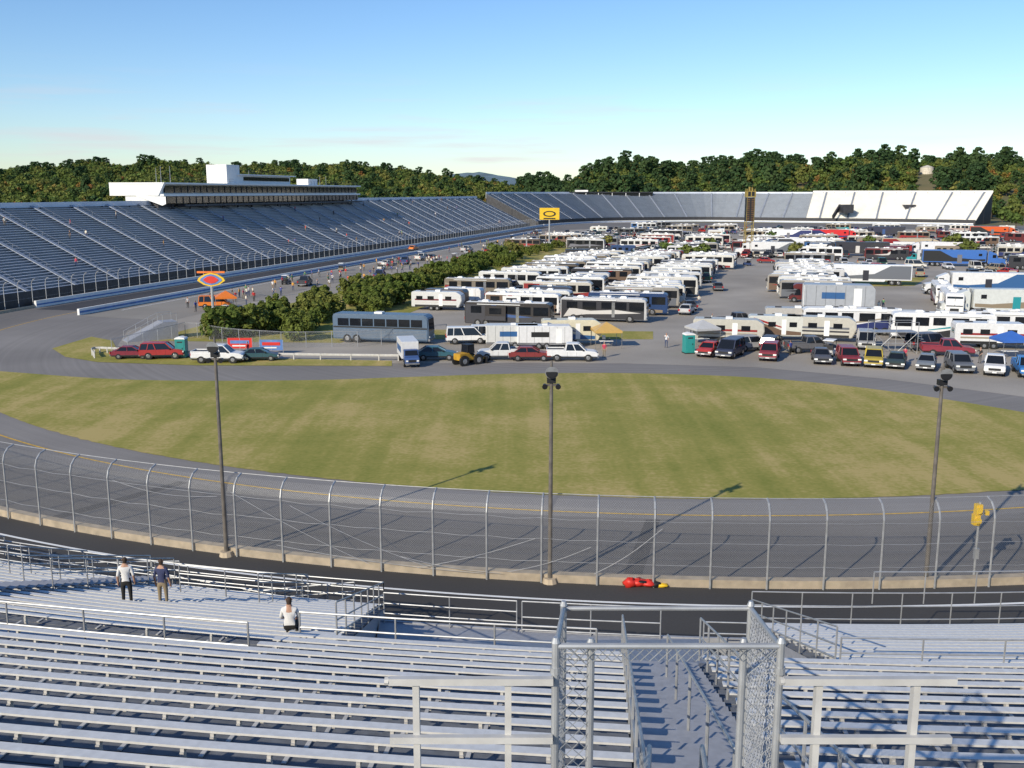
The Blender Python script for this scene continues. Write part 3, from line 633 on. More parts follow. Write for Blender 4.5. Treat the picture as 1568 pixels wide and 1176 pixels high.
def swoosh(mb,L,y,kind,z0=.5,z1=3.2):
    for s in(-1,1):
        ya,yb=(y,y+.008) if s>0 else(-y-.008,-y)
        yc,yd=(y,y+.014) if s>0 else(-y-.014,-y)
        if kind==0:
            mb.prism([(-L,z0),(-L,z0+1.7),(-L*.4,z0+1.2),(L*.1,z0+.6),(L*.9,z0+.4),(L*.9,z0)],ya,yb,5); mb.prism([(-L,z0+1.9),(-L,z0+2.1),(-L*.3,z0+1.45),(L*.3,z0+.85),(L*.3,z0+.75),(-L*.3,z0+1.2)],yc,yd,9)
        elif kind==1:
            mb.prism([(-L,z0),(-L,z1),(-L*.45,z1),(-L*.1,z0+1.2),(L*.35,z0+.9),(L*.95,z0+1.2),(L*.95,z0)],ya,yb,5); mb.prism([(-L*.4,z1),(-L*.28,z1),(0,z0+1.3),(L*.6,z0+1.0),(L*.2,z0+.85),(-L*.1,z0+.95)],yc,yd,9)
        elif kind==2:
            mb.prism([(-L,z0+.9),(-L,z0+1.15),(L*.93,z0+1.15),(L*.93,z0+.9)],ya,yb,5); mb.prism([(-L,z0+.5),(-L,z0+.7),(L*.93,z0+.7),(L*.93,z0+.5)],ya,yb,9); mb.prism([(-L,z0-.1),(-L,z0+.2),(L*.93,z0+.2),(L*.93,z0-.1)],ya,yb,8)
        elif kind==4:
            mb.prism([(-L,z0),(-L,z1+.05),(L*.97,z1-.1),(L*.97,z0)],ya,yb,5); mb.prism([(-L*.95,z0+.2),(-L*.8,z0+1.5),(-L*.3,z0+1.1),(L*.3,z0+1.3),(L*.9,z0+.9),(L*.2,z0+.7),(-L*.4,z0+.6)],yc,yd,9)
def coach(kind,L=6.0):
    mb=MB(); y=1.25; zt=3.3
    mb.prism([(-L,.38),(-L,3.1),(-L+.15,zt),(L-.5,zt),(L-.12,3.1),(L+.05,1.7),(L-.02,.38)],-y,y,0,.09)
    swoosh(mb,L-.15,y,kind,.45,3.0)
    mb.add([(L+.06,-1.12,1.45),(L+.06,1.12,1.45),(L-.09,1.08,2.9),(L-.09,-1.08,2.9)],[(0,1,2,3)],1)
    mb.add([(L+.065,-.03,1.45),(L+.065,.03,1.45),(L-.08,.03,2.9),(L-.08,-.03,2.9)],[(0,1,2,3)],8)
    mb.box(L-.02,L+.07,-.6,.6,.75,1.15,8); mb.box(L-.1,L+.12,-1.2,1.2,.38,.6,3)
    mb.box(-L+.25,L-.7,-1.12,1.12,zt,zt+.025,6)
    for s in(-1,1):
        mb.box(L-.02,L+.06,s*.95-.16,s*.95+.16,.8,1.05,7); mb.box(L,L+.3,s*1.4-.05,s*1.4+.05,2.0,2.4,8)
        for a,b,c in ((-.85,-.60,1.85),(-.48,-.16,1.75),(-.04,.2,1.85),(.28,.54,1.75),(.60,.94,1.65)):
            mb.box(L*a,L*b,min(s*y,s*(y+.022)),max(s*y,s*(y+.022)),c,2.8,1)
        if s<0: mb.box(L*.2,L*.27,-y-.02,-y,.7,2.8,3)
        mb.cyl((-L*.7,s*(y+.06),3.05),(L*.3,s*(y+.06),3.05),.06,.06,6,6)
        for k in range(5): mb.box(-L*.5+k*1.2,-L*.5+k*1.2+.02,min(s*y,s*(y+.016)),max(s*y,s*(y+.016)),.5,1.15,8)
    if kind==1: mb.box(-L*.5,-L*.02,-y-.4,-y,.9,2.9,0); mb.box(-L*.4,-L*.12,-y-.42,-y-.4,1.8,2.6,1); mb.box(-L*.49,-L*.03,-y-.415,-y-.4,.95,1.5,5)
    mb.box(-L-.03,-L,-.9,.9,1.9,2.7,1); mb.box(-L-.04,-L,-.8,.8,.7,1.4,8)
    for s in(-1,1): mb.box(-L-.04,-L,s*1.08-.08,s*1.08+.08,.9,1.3,4)
    for x in(-L*.55,-.2,L*.45): mb.prism([(x-.5,zt),(x-.4,zt+.28),(x+.35,zt+.28),(x+.5,zt)],-.4,.4,6,.04)
    mb.cyl((L*.1,.6,zt),(L*.1,.6,zt+.27),.35,.3,12,6); mb.box(-L*.9,-L*.75,-.25,.25,zt,zt+.14,8); mb.cyl((-L*.3,-.7,zt+.14),(L*.1,-.7,zt+.14),.03,.03,5,3)
    mb.box(-L*.4,-L*.32,.3,.6,zt,zt+.10,8); mb.box(L*.25,L*.33,-.5,-.1,zt,zt+.10,8)
    wheels(mb,(-L*.5,-L*.5-1.15,L*.62) if L>5.5 else(-L*.5,L*.62),y+.02,.5,.3)
    return mb.mesh("motorhome",VM)
COACH=[coach(0),coach(1),coach(2,5.0),coach(3,6.2),coach(4,6.1)]
def trailer(L=4.2,kind=2):
    mb=MB(); y=1.2
    mb.prism([(-L,.55),(-L,2.85),(-L+.15,3.0),(L-.9,3.0),(L-.1,2.5),(L,1.6),(L-.5,.55)],-y,y,0,.08); swoosh(mb,L-.6,y,kind,.7,2.8)
    for s in(-1,1):
        for a,b in((-.8,-.55),(-.35,-.1),(.35,.6)): mb.box(L*a,L*b,min(s*y,s*(y+.02)),max(s*y,s*(y+.02)),1.7,2.3,1)
        mb.box(L*.1,L*.25,min(s*y,s*(y+.025)),max(s*y,s*(y+.025)),.75,2.6,6)
    mb.box(-.4,.4,-.4,.4,3.0,3.25,6); mb.box(-L*.7,-L*.5,-.2,.2,3.0,3.1,8); mb.beam((L-.5,0,.55),(L+1.1,0,.5),.1,.12,8); mb.cyl((L+1,0,0),(L+1,0,.7),.05,.05,6,3); mb.box(L+.1,L+.5,-.25,.25,.55,.95,6)
    mb.box(-L-.02,-L,-.6,.6,1.7,2.3,1); wheels(mb,(-.9,.1),y+.02,.36)
    return mb.mesh("travel_trailer",VM)
def cargotrailer(L=3.2):
    mb=MB(); y=1.15
    mb.prism([(-L,.5),(-L,2.7),(L-.3,2.7),(L,2.3),(L,.5)],-y,y,0,.05)
    for s in(-1,1):
        for k in range(7): mb.box(-L+.2+k*.88,-L+.22+k*.88,min(s*y,s*(y+.012)),max(s*y,s*(y+.012)),.55,2.6,8)
        mb.box(L*.4,L*.62,min(s*y,s*(y+.02)),max(s*y,s*(y+.02)),.7,2.4,6); mb.box(-L,L,min(s*y,s*(y+.015)),max(s*y,s*(y+.015)),.5,.75,3)
        mb.box(-L*.5,L*.15,min(s*y,s*(y+.01)),max(s*y,s*(y+.01)),1.4,2.0,5)
    mb.box(-L-.03,-L,-1.0,1.0,.6,2.6,6); mb.box(-L-.04,-L-.03,-.02,.02,.6,2.6,8)
    mb.beam((L,0,.5),(L+1.3,0,.5),.12,.12,8); wheels(mb,(-.7,.2),y+.03,.36); mb.box(-.3,.3,-.3,.3,2.7,2.85,6)
    return mb.mesh("cargo_trailer",VM)
def classc():
    mb=MB(); y=1.2
    mb.prism([(-3.8,.5),(-3.8,2.95),(-3.6,3.05),(2.6,3.05),(3.1,2.8),(3.1,2.25),(2.0,2.15),(1.8,.5)],-y,y,0,.08)
    mb.prism([(1.7,.45),(1.7,1.2),(3.0,1.15),(3.7,.95),(3.8,.45)],-.98,.98,0,.06); mb.frus((1.75,2.95,.95),(1.75,2.35,.88),1.15,2.18,1)
    for s in(-1,1):
        for a,b in((-3.2,-2.2),(-1.6,-.6),(.4,1.2)): mb.box(a,b,min(s*y,s*(y+.02)),max(s*y,s*(y+.02)),1.7,2.4,1)
        mb.box(-3.7,1.7,min(s*y,s*(y+.01)),max(s*y,s*(y+.01)),1.1,1.35,5); mb.box(3.78,3.84,s*.75-.15,s*.75+.15,.7,.85,7)
    mb.box(3.78,3.85,-.5,.5,.62,.85,8); mb.box(3.8,3.92,-.95,.95,.4,.55,3); mb.box(-1,-.2,-.4,.4,3.05,3.3,6); mb.box(-3.82,-3.8,-.6,.6,1.7,2.4,1)
    wheels(mb,(-2,2.9),1.1,.4); return mb.mesh("camper_van",VM)
def boxtruck():
    mb=MB(); y=1.22
    mb.prism([(-4.2,.9),(-4.2,3.3),(1.9,3.3),(1.9,.9)],-y,y,0,.04)
    mb.prism([(2.0,.5),(2.0,2.3),(2.9,2.3),(3.4,1.5),(4.2,1.35),(4.4,1.1),(4.4,.5)],-1.0,1.0,9,.07)
    mb.add([(3.41,-.9,1.55),(3.41,.9,1.55),(2.97,.85,2.22),(2.97,-.85,2.22)],[(0,1,2,3)],1)
    for s in(-1,1):
        mb.box(2.3,3.0,min(s*1.0,s*1.02),max(s*1.0,s*1.02),1.5,2.15,1); mb.box(-3.6,1.2,min(s*y,s*(y+.01)),max(s*y,s*(y+.01)),1.6,2.5,5); mb.box(4.38,4.46,s*.75-.15,s*.75+.15,.85,1.05,7)
    mb.box(4.38,4.5,-1,1,.45,.65,3); mb.box(4.38,4.45,-.5,.5,.75,1.1,8); mb.box(-4.24,-4.2,-1.1,1.1,1.0,3.2,6); mb.box(-4.2,2,-.6,.6,.55,.9,8)
    wheels(mb,(-2.6,3.3),1.12,.46,.3); return mb.mesh("box_truck",VM)
def hauler():
    mb=MB(); y=1.28
    mb.prism([(-9,1.0),(-9,4.0),(5.6,4.0),(5.6,1.2),(3.8,1.2),(3.6,.7),(-4,.7),(-4.2,1.0)],-y,y,0,.05)
    for s in(-1,1):
        ya,yb=min(s*y,s*(y+.01)),max(s*y,s*(y+.01))
        mb.prism([(-8.8,1.2),(-8.8,3.8),(-5,3.8),(-2,2.2),(3,1.8),(5.4,1.9),(5.4,1.4),(3,1.25)],ya,yb,5); mb.box(-1,.1,min(s*y,s*(y+.02)),max(s*y,s*(y+.02)),.9,2.9,9); mb.box(3.8,4.6,min(s*y,s*(y+.02)),max(s*y,s*(y+.02)),2.6,3.2,1)
    mb.box(-9.03,-9,-1.1,1.1,1.1,3.9,3)
    mb.prism([(6,.9),(6,3.3),(6.3,3.85),(7.9,3.2),(8.2,2.2),(9.9,1.9),(10.1,.6),(6.2,.6)],-1.15,1.15,0,.07)
    mb.add([(7.99,-1,3.1),(7.99,1,3.1),(8.29,1,2.25),(8.29,-1,2.25)],[(3,2,1,0)],1)
    for s in(-1,1): mb.box(7.0,7.8,min(s*1.15,s*1.17),max(s*1.15,s*1.17),2.2,2.95,1); mb.cyl((6.0,s*.95,1),(6.0,s*.95,4),.09,.09,8,3); mb.cyl((6.4,s*1.0,.8),(7.6,s*1.0,.8),.3,.3,10,3); mb.box(10.0,10.15,s*.9-.15,s*.9+.15,1.1,1.35,7)
    mb.box(10.05,10.14,-.6,.6,.9,1.85,3); mb.box(9.95,10.25,-1.2,1.2,.45,.75,3); mb.box(5.2,6.3,-.5,.5,.7,1.1,8)
    wheels(mb,(-6.6,-5.4,5.6,6.8,9.2),1.25,.5,.3); return mb.mesh("race_hauler",VM)
def bus():
    mb=MB(); L=6.1;y=1.28
    mb.prism([(-L,.4),(-L,3.3),(-L+.2,3.5),(L-.5,3.5),(L-.1,3.1),(L,1.6),(L-.05,.4)],-y,y,0,.12)
    for s in(-1,1):
        for k in range(7): mb.box(-L+.7+k*1.55,-L+2.1+k*1.55,min(s*y,s*(y+.02)),max(s*y,s*(y+.02)),2.05,2.95,1)
        for k in range(6): mb.box(-L+.2,L-.3,min(s*y,s*(y+.015)),max(s*y,s*(y+.015)),.7+k*.17,.74+k*.17,3)
        mb.box(-L+.1,L-.2,min(s*y,s*(y+.012)),max(s*y,s*(y+.012)),1.8,1.98,5); mb.box(L-.02,L+.06,s*.9-.16,s*.9+.16,.8,1.0,7)
    mb.add([(L+.02,-1.12,1.6),(L+.02,1.12,1.6),(L-.07,1.08,3.05),(L-.07,-1.08,3.05)],[(0,1,2,3)],1); mb.box(L-.1,L+.12,-1.2,1.2,.4,.65,3); mb.box(-L-.02,-L,-1,1,.8,1.6,8)
    mb.box(-1,0,-.5,.5,3.5,3.7,6); wheels(mb,(-L*.5,-L*.5-1.2,L*.6),y+.02,.5,.3); return mb.mesh("coach_bus",VM)
def racecart():
    mb=MB(); mb.prism([(-1.2,.25),(-1.25,.7),(-.4,.75),(.2,.5),(.9,.75),(1.25,.6),(1.25,.25)],-.58,.58,0,.05); mb.prism([(-1.1,1.75),(-1.0,1.83),(.7,1.83),(.8,1.75)],-.6,.6,6,.03)
    for x in(-1,.7):
        for s in(-1,1): mb.beam((x,s*.52,.6),(x*.95,s*.52,1.78),.05,.05,8)
    mb.box(-.7,-.1,-.5,.5,.75,.88,8); mb.box(-.8,-.68,-.5,.5,.85,1.25,8); wheels(mb,(-.85,.85),.58,.23,.18); return mb.mesh("golf_cart",VM)
TR=trailer(); TRC=trailer(3.6,0); CC=classc(); HA=hauler(); BUS=bus(); CART=racecart(); BT=boxtruck(); CG=cargotrailer()
def canopy():
    mb=MB()
    mb.add([(-1.6,-1.6,2.1),(1.6,-1.6,2.1),(1.6,1.6,2.1),(-1.6,1.6,2.1),(0,0,3.0)],[(0,1,4),(1,2,4),(2,3,4),(3,0,4)],0); mb.add([(-1.6,-1.6,2.1),(1.6,-1.6,2.1),(1.6,1.6,2.1),(-1.6,1.6,2.1),(-1.6,-1.6,1.85),(1.6,-1.6,1.85),(1.6,1.6,1.85),(-1.6,1.6,1.85)],[(0,4,5,1),(1,5,6,2),(2,6,7,3),(3,7,4,0)],0)
    for x in(-1.55,1.55):
        for y in(-1.55,1.55): mb.cyl((x,y,0),(x,y,2.1),.03,.03,6,3)
    mb.box(-.8,.8,-.35,.35,.7,.75,6)
    for x in(-.7,.7): mb.cyl((x,0,0),(x,0,.7),.03,.03,5,3)
    return mb.mesh("canopy_tent",VM)
CAN=canopy()
def toilet():
    mb=MB(); mb.box(-.55,.55,-.55,.55,.08,2.1,0); mb.prism([(-.6,2.1),(-.5,2.25),(0,2.35),(.5,2.25),(.6,2.1)],-.6,.6,6); mb.box(-.4,.4,-.57,-.55,.15,1.95,0); mb.box(-.6,.6,-.6,.6,0,.08,8); mb.box(.2,.3,-.59,-.57,1,1.15,8); mb.cyl((.35,.35,2.2),(.35,.35,2.6),.05,.05,6,8); mb.box(-.3,.3,-.575,-.57,1.7,1.85,8)
    return mb.mesh("portable_toilet",VM)
PT=toilet()
WH=[(.62,.62,.60),(.72,.72,.71),(.5,.47,.41),(.62,.6,.55),(.55,.55,.55)]
DK=[(.03,.03,.035),(.05,.06,.09),(.12,.02,.02),(.2,.17,.13),(.32,.3,.27),(.18,.19,.21),(.02,.05,.14),(.26,.22,.17),(.08,.06,.05),(.04,.04,.045)]
CARC=[(.5,.5,.5),(.7,.7,.7),(.03,.03,.035),(.3,.02,.02),(.05,.08,.2),(.2,.21,.23),(.3,.25,.18),(.02,.08,.05),(.06,.06,.07),(.45,.03,.02),(.65,.64,.6),(.03,.03,.04)]
def P3(p,z=.055): return Vector((p[0],p[1],z))
NAMES={id(TR):'travel_trailer',id(TRC):'travel_trailer',id(CC):'camper_van',id(HA):'race_hauler',id(BUS):'coach_bus',id(CART):'golf_cart',id(CAN):'canopy_tent',id(PT):'portable_toilet',id(BT):'box_truck',id(CG):'cargo_trailer'}
for c in COACH: NAMES[id(c)]='motorhome'
for k,v in MES.items(): NAMES[id(v)]={'sedan':'parked_car','suv':'parked_suv','van':'parked_van','pickup':'pickup_truck'}[k]
placed=[]
def put(me,p,rz,col,sc=1,force=False,rad=2.2):
    for q in placed:
        if not force and (q[0]-p[0])**2+(q[1]-p[1])**2<(q[2]+rad)**2*.8: return None
    placed.append((p[0],p[1],rad)); return ob(NAMES[id(me)],me,P3(p),rz,col,None,sc)
pi=math.pi
put(BUS,G(588,524),TH*.9,(.10,.15,.22),force=True)
put(COACH[1],G(780,500),TH,(.04,.035,.035),force=True); put(COACH[4],G(925,492),TH,(.5,.5,.5),force=True)
put(MES['pickup'],G(876,552),-.03,(.75,.75,.75),force=True); put(MES['pickup'],G(336,555),.0,(.75,.75,.75),force=True); put(MES['suv'],G(250,549),.15,(.4,.04,.04),force=True); put(MES['sedan'],G(203,549),.1,(.22,.03,.05),force=True,sc=.92)
put(MES['sedan'],G(398,552),.1,(.04,.1,.12),sc=.9,force=True)
put(CG,G(786,532),.02,(.6,.6,.58),force=True); put(CG,G(834,533),.0,(.7,.7,.7),force=True); put(TRC,G(875,527),.05,(.65,.6,.45),force=True)
put(BT,G(626,556),-1.35,(.68,.68,.68),force=True,sc=.75); put(MES['sedan'],G(668,551),.05,(.04,.12,.16),force=True)
put(MES['pickup'],G(770,551),pi,(.65,.65,.65),force=True); put(MES['sedan'],G(812,552),0,(.22,.04,.04),force=True)
put(CAN,G(928,532),.1,(.6,.38,.12),force=True)
put(MES['van'],G(715,526),.1,(.75,.75,.74),force=True); put(MES['van'],G(752,523),.1,(.7,.7,.68),force=True)
put(PT,G(1054,541),.2,(.03,.30,.28),force=True,rad=.8); put(PT,G(279,548),0,(.03,.25,.24),force=True,rad=.8)
put(HA,G(1320,436),TH+pi,(.72,.73,.75),force=True,rad=6)
put(CG,G(1282,479),TH+.02,(.36,.38,.41),force=True,sc=1.6,rad=5); put(HA,G(1545,484),pi+TH*.5,(.6,.62,.6),force=True,rad=6); put(COACH[1],G(1455,478),-1.9,(.75,.75,.75),force=True); put(COACH[0],G(1440,464),-1.9,(.75,.75,.75),force=True); put(HA,G(1505,452),pi+TH*.8,(.7,.7,.7),force=True,rad=6)
for i,(x,k,c) in enumerate([(1118,'van',(.05,.06,.1)),(1178,'suv',(.3,.05,.06)),(1257,'sedan',(.1,.1,.11)),(1298,'suv',(.25,.04,.05)),(1337,'suv',(.5,.38,.06)),(1372,'sedan',(.05,.07,.06)),(1418,'sedan',(.2,.22,.24)),(1468,'suv',(.15,.16,.18)),(1522,'pickup',(.75,.75,.75)),(1570,'pickup',(.05,.2,.5)),(1085,'sedan',(.5,.05,.04))]):
    y=545+(x-1098)*.062; put(MES[k],G(x,y),-1.9+U(-.2,.2),c,force=True)
for x,y,me,c,rz in [(1115,526,TR,(.5,.48,.42),TH),(1190,520,TRC,(.6,.6,.55),TH),(1255,522,TR,(.5,.48,.42),TH),(1300,511,COACH[0],(.7,.7,.7),TH+pi),(1440,520,COACH[0],(.74,.74,.74),TH+pi),(1515,533,TR,(.7,.7,.7),TH),(1550,518,COACH[2],(.7,.7,.7),TH),(1380,512,CC,(.6,.57,.5),TH),(1220,506,TR,(.45,.43,.4),TH),
    (1450,545,MES['pickup'],(.25,.04,.06),TH),(1545,548,CAN,(.05,.15,.5),.1),(1240,540,MES['pickup'],(.12,.12,.13),.1),(1150,537,MES['suv'],(.35,.35,.36),.3),(1075,528,CAN,(.5,.5,.5),.3),(1420,536,MES['van'],(.1,.1,.12),.3),(1560,503,MES['pickup'],(.75,.75,.75),pi),(1395,497,MES['suv'],(.2,.2,.22),.4),(1350,495,MES['sedan'],(.5,.5,.5),1.2),(1500,520,MES['suv'],(.04,.05,.08),.2),(1180,537,MES['suv'],(.04,.04,.05),1.2),(1130,500,MES['pickup'],(.1,.1,.11),.2),(1270,545,CART,(.6,.6,.6),1),(1325,533,MES['van'],(.4,.4,.4),-1.8)]:
    put(me,G(x,y),rz+U(-.07,.07),c,force=True)
e=empty("viewing_platform",G(1365,540)); mb=MB()
for x in(-2.5,0,2.5):
    for y in(-1,1): mb.cyl((x,y,0),(x,y,3.6),.04,.04,6)
for z in(1.2,2.5,3.6):
    for y in(-1,1): mb.cyl((-2.5,y,z),(2.5,y,z),.03,.03,6)
for x in(-2.5,0):
    mb.cyl((x,-1,0),(x+2.5,-1,2.5),.03,.03,6); mb.cyl((x+2.5,-1,0),(x,-1,2.5),.03,.03,6)
mb.box(-2.5,2.5,-1,1,2.45,2.5)
for k in range(8): mb.box(2.5+k*.28,2.78+k*.28,-.5,.5,2.2-k*.3,2.24-k*.3)
mb.obj("scaffold",[GALV],e)
e=empty("front_loader",G(717,558)); mb=MB()
mb.prism([(-1.8,.7),(-1.8,1.5),(-.4,1.6),(.3,1.0),(1.4,1.0),(1.4,.6)],-.7,.7,0,.06); mb.frus((-.6,.6,.6),(-.5,.4,.55),1.5,2.5,1); mb.box(-.6,.5,-.62,.62,2.5,2.6,8)
for x in(-.58,.5):
    for s in(-1,1): mb.beam((x,s*.6,1.5),(x*.9,s*.56,2.5),.08,.08,8)
mb.beam((.6,-.5,1.1),(2.2,-.5,.6),.12,.2,0); mb.beam((.6,.5,1.1),(2.2,.5,.6),.12,.2,0); mb.prism([(2.1,.1),(2.2,.9),(2.35,.9),(2.3,.25),(2.9,.12),(2.9,.08)],-1,1,8)
wheels(mb,(-1.2,1.0),.95,.6,.35); o=mb.obj("loader_parts",[mat("loader_yellow",(.45,.25,.02),.6),GLASS,TYRE,CHROME,TAIL,STRIPE,WHITE,LAMP,BLACK],e); e.rotation_euler=(0,0,.7); e.scale=(.85,.85,.85)
# -- paddock rows
def pick():
    r=R()
    for t,m_ in((.18,COACH[0]),(.42,COACH[1]),(.50,COACH[2]),(.54,COACH[3]),(.74,COACH[4]),(.81,TR),(.88,CC),(.94,BT)):
        if r<t: return m_
    return CG
def ccol(me): return random.choice(WH) if R()<.55 else random.choice(DK)
def column(s0,s1,wf,pitch,head,fill=1.0,mixcar=.08,jit=1.1):
    s=s0
    while s<s1:
        w=wf(s)
        if R()<fill:
            if R()<mixcar:
                for q in(-4.5,-1.5,1.5,4.5):
                    if R()<.65: put(random.choice(list(MES.values())),SW(s+U(-.5,.5),w+q),head+pi/2+U(-.3,.3),random.choice(CARC),rad=1)
            else:
                me=pick(); put(me,SW(s,w+U(-jit,jit)),head+U(-.06,.06)+(pi if R()<.08 else 0),ccol(me),rad=1.9,sc=U(.93,1.04))
        if R()<.3: put(random.choice([MES['suv'],MES['pickup'],MES['sedan'],CART]),SW(s+pitch/2,w+8.3+U(-1,1)),1.3+U(-.5,.5),random.choice(CARC),rad=1.2)
        s+=pitch*U(.9,1.18)
column(8,125,lambda s:91+s*.075,4.8,TH,.97,.05)
column(10,128,lambda s:76+s*.085,4.8,TH,.96,.08)
column(12,125,lambda s:62+s*.085,5.0,TH,.9,.15)
column(20,132,lambda s:118+s*.04,5.2,TH+pi,.92,.13)
column(84,135,lambda s:137,8,TH+pi,.65,.5)
column(92,130,lambda s:157,9,TH+pi,.45,.7)
column(30,62,lambda s:170,7.5,TH+pi,.7,.3); column(95,130,lambda s:176,9,TH,.5,.6)
for i,w in enumerate(range(38,260,18)):
    head=TH if i%2 else TH+pi
    far=w>150
    column(152+(0 if w>60 else 30),245,lambda s,w=w:w+(s-158)*.05,9.5 if far else 6.2,head,.58 if far else .8,.5 if far else .3,2.5); column(268,380,lambda s,w=w:w+5,9.5,head,.5,.55,3)
for i in range(90):
    s,w=U(100,375),U(60,300)
    put(random.choice([MES['sedan'],MES['suv'],MES['pickup'],MES['van'],BT]),SW(s,w),random.choice([TH,TH+pi,TH+pi/2])+U(-.2,.2),random.choice(CARC+WH),rad=2.5)
for px,py,c in [(1275,368,(.6,.03,.03)),(1205,368,(.8,.8,.8)),(1350,362,(.05,.05,.08)),(1440,392,(.7,.7,.72)),(1395,385,(.5,.42,.3)),(1235,385,(.78,.78,.78)),(1180,392,(.7,.7,.7)),(1310,392,(.03,.03,.04)),(1470,408,(.05,.15,.45)),(1520,362,(.6,.1,.02))]:
    put(HA,G(px,py),TH+U(-.1,.1)+(pi if R()<.5 else 0),c,force=True,rad=5)
put(MES['van'],SW(6,28),.2,(.75,.22,.03),force=True); put(CAN,SW(4,31),.3,(.75,.2,.03),force=True)
for i in range(26):
    s=U(20,300); put(random.choice([CART,MES['pickup'],MES['sedan'],CART]),SW(s,U(17,34)),pi/2+TH+U(-.3,.3),random.choice(CARC),rad=1.2)
put(MES['sedan'],SW(165,6),pi/2+TH,(.8,.25,.03),force=True)
e=empty("loading_ramp",G(232,520)); mb=MB()
mb.prism([(-3.2,0),(-3.2,.1),(1.2,2.2),(3.0,2.2),(3.0,0)],-1.2,1.2,0)
for x in(-3,-1.5,0,1.2,2.9):
    z=.1+max(0,min(1,(x+3.2)/4.4))*2.1
    for y in(-1.15,1.15): mb.cyl((x,y,z),(x,y,z+1),.03,.03,5,1)
for y in(-1.15,1.15): mb.cyl((-3,y,1.2),(1.2,y,3.2),.03,.03,5,1); mb.cyl((1.2,y,3.2),(2.9,y,3.2),.03,.03,5,1)
mb.obj("ramp",[ALUS,GALV],e); e.rotation_euler=(0,0,.6)
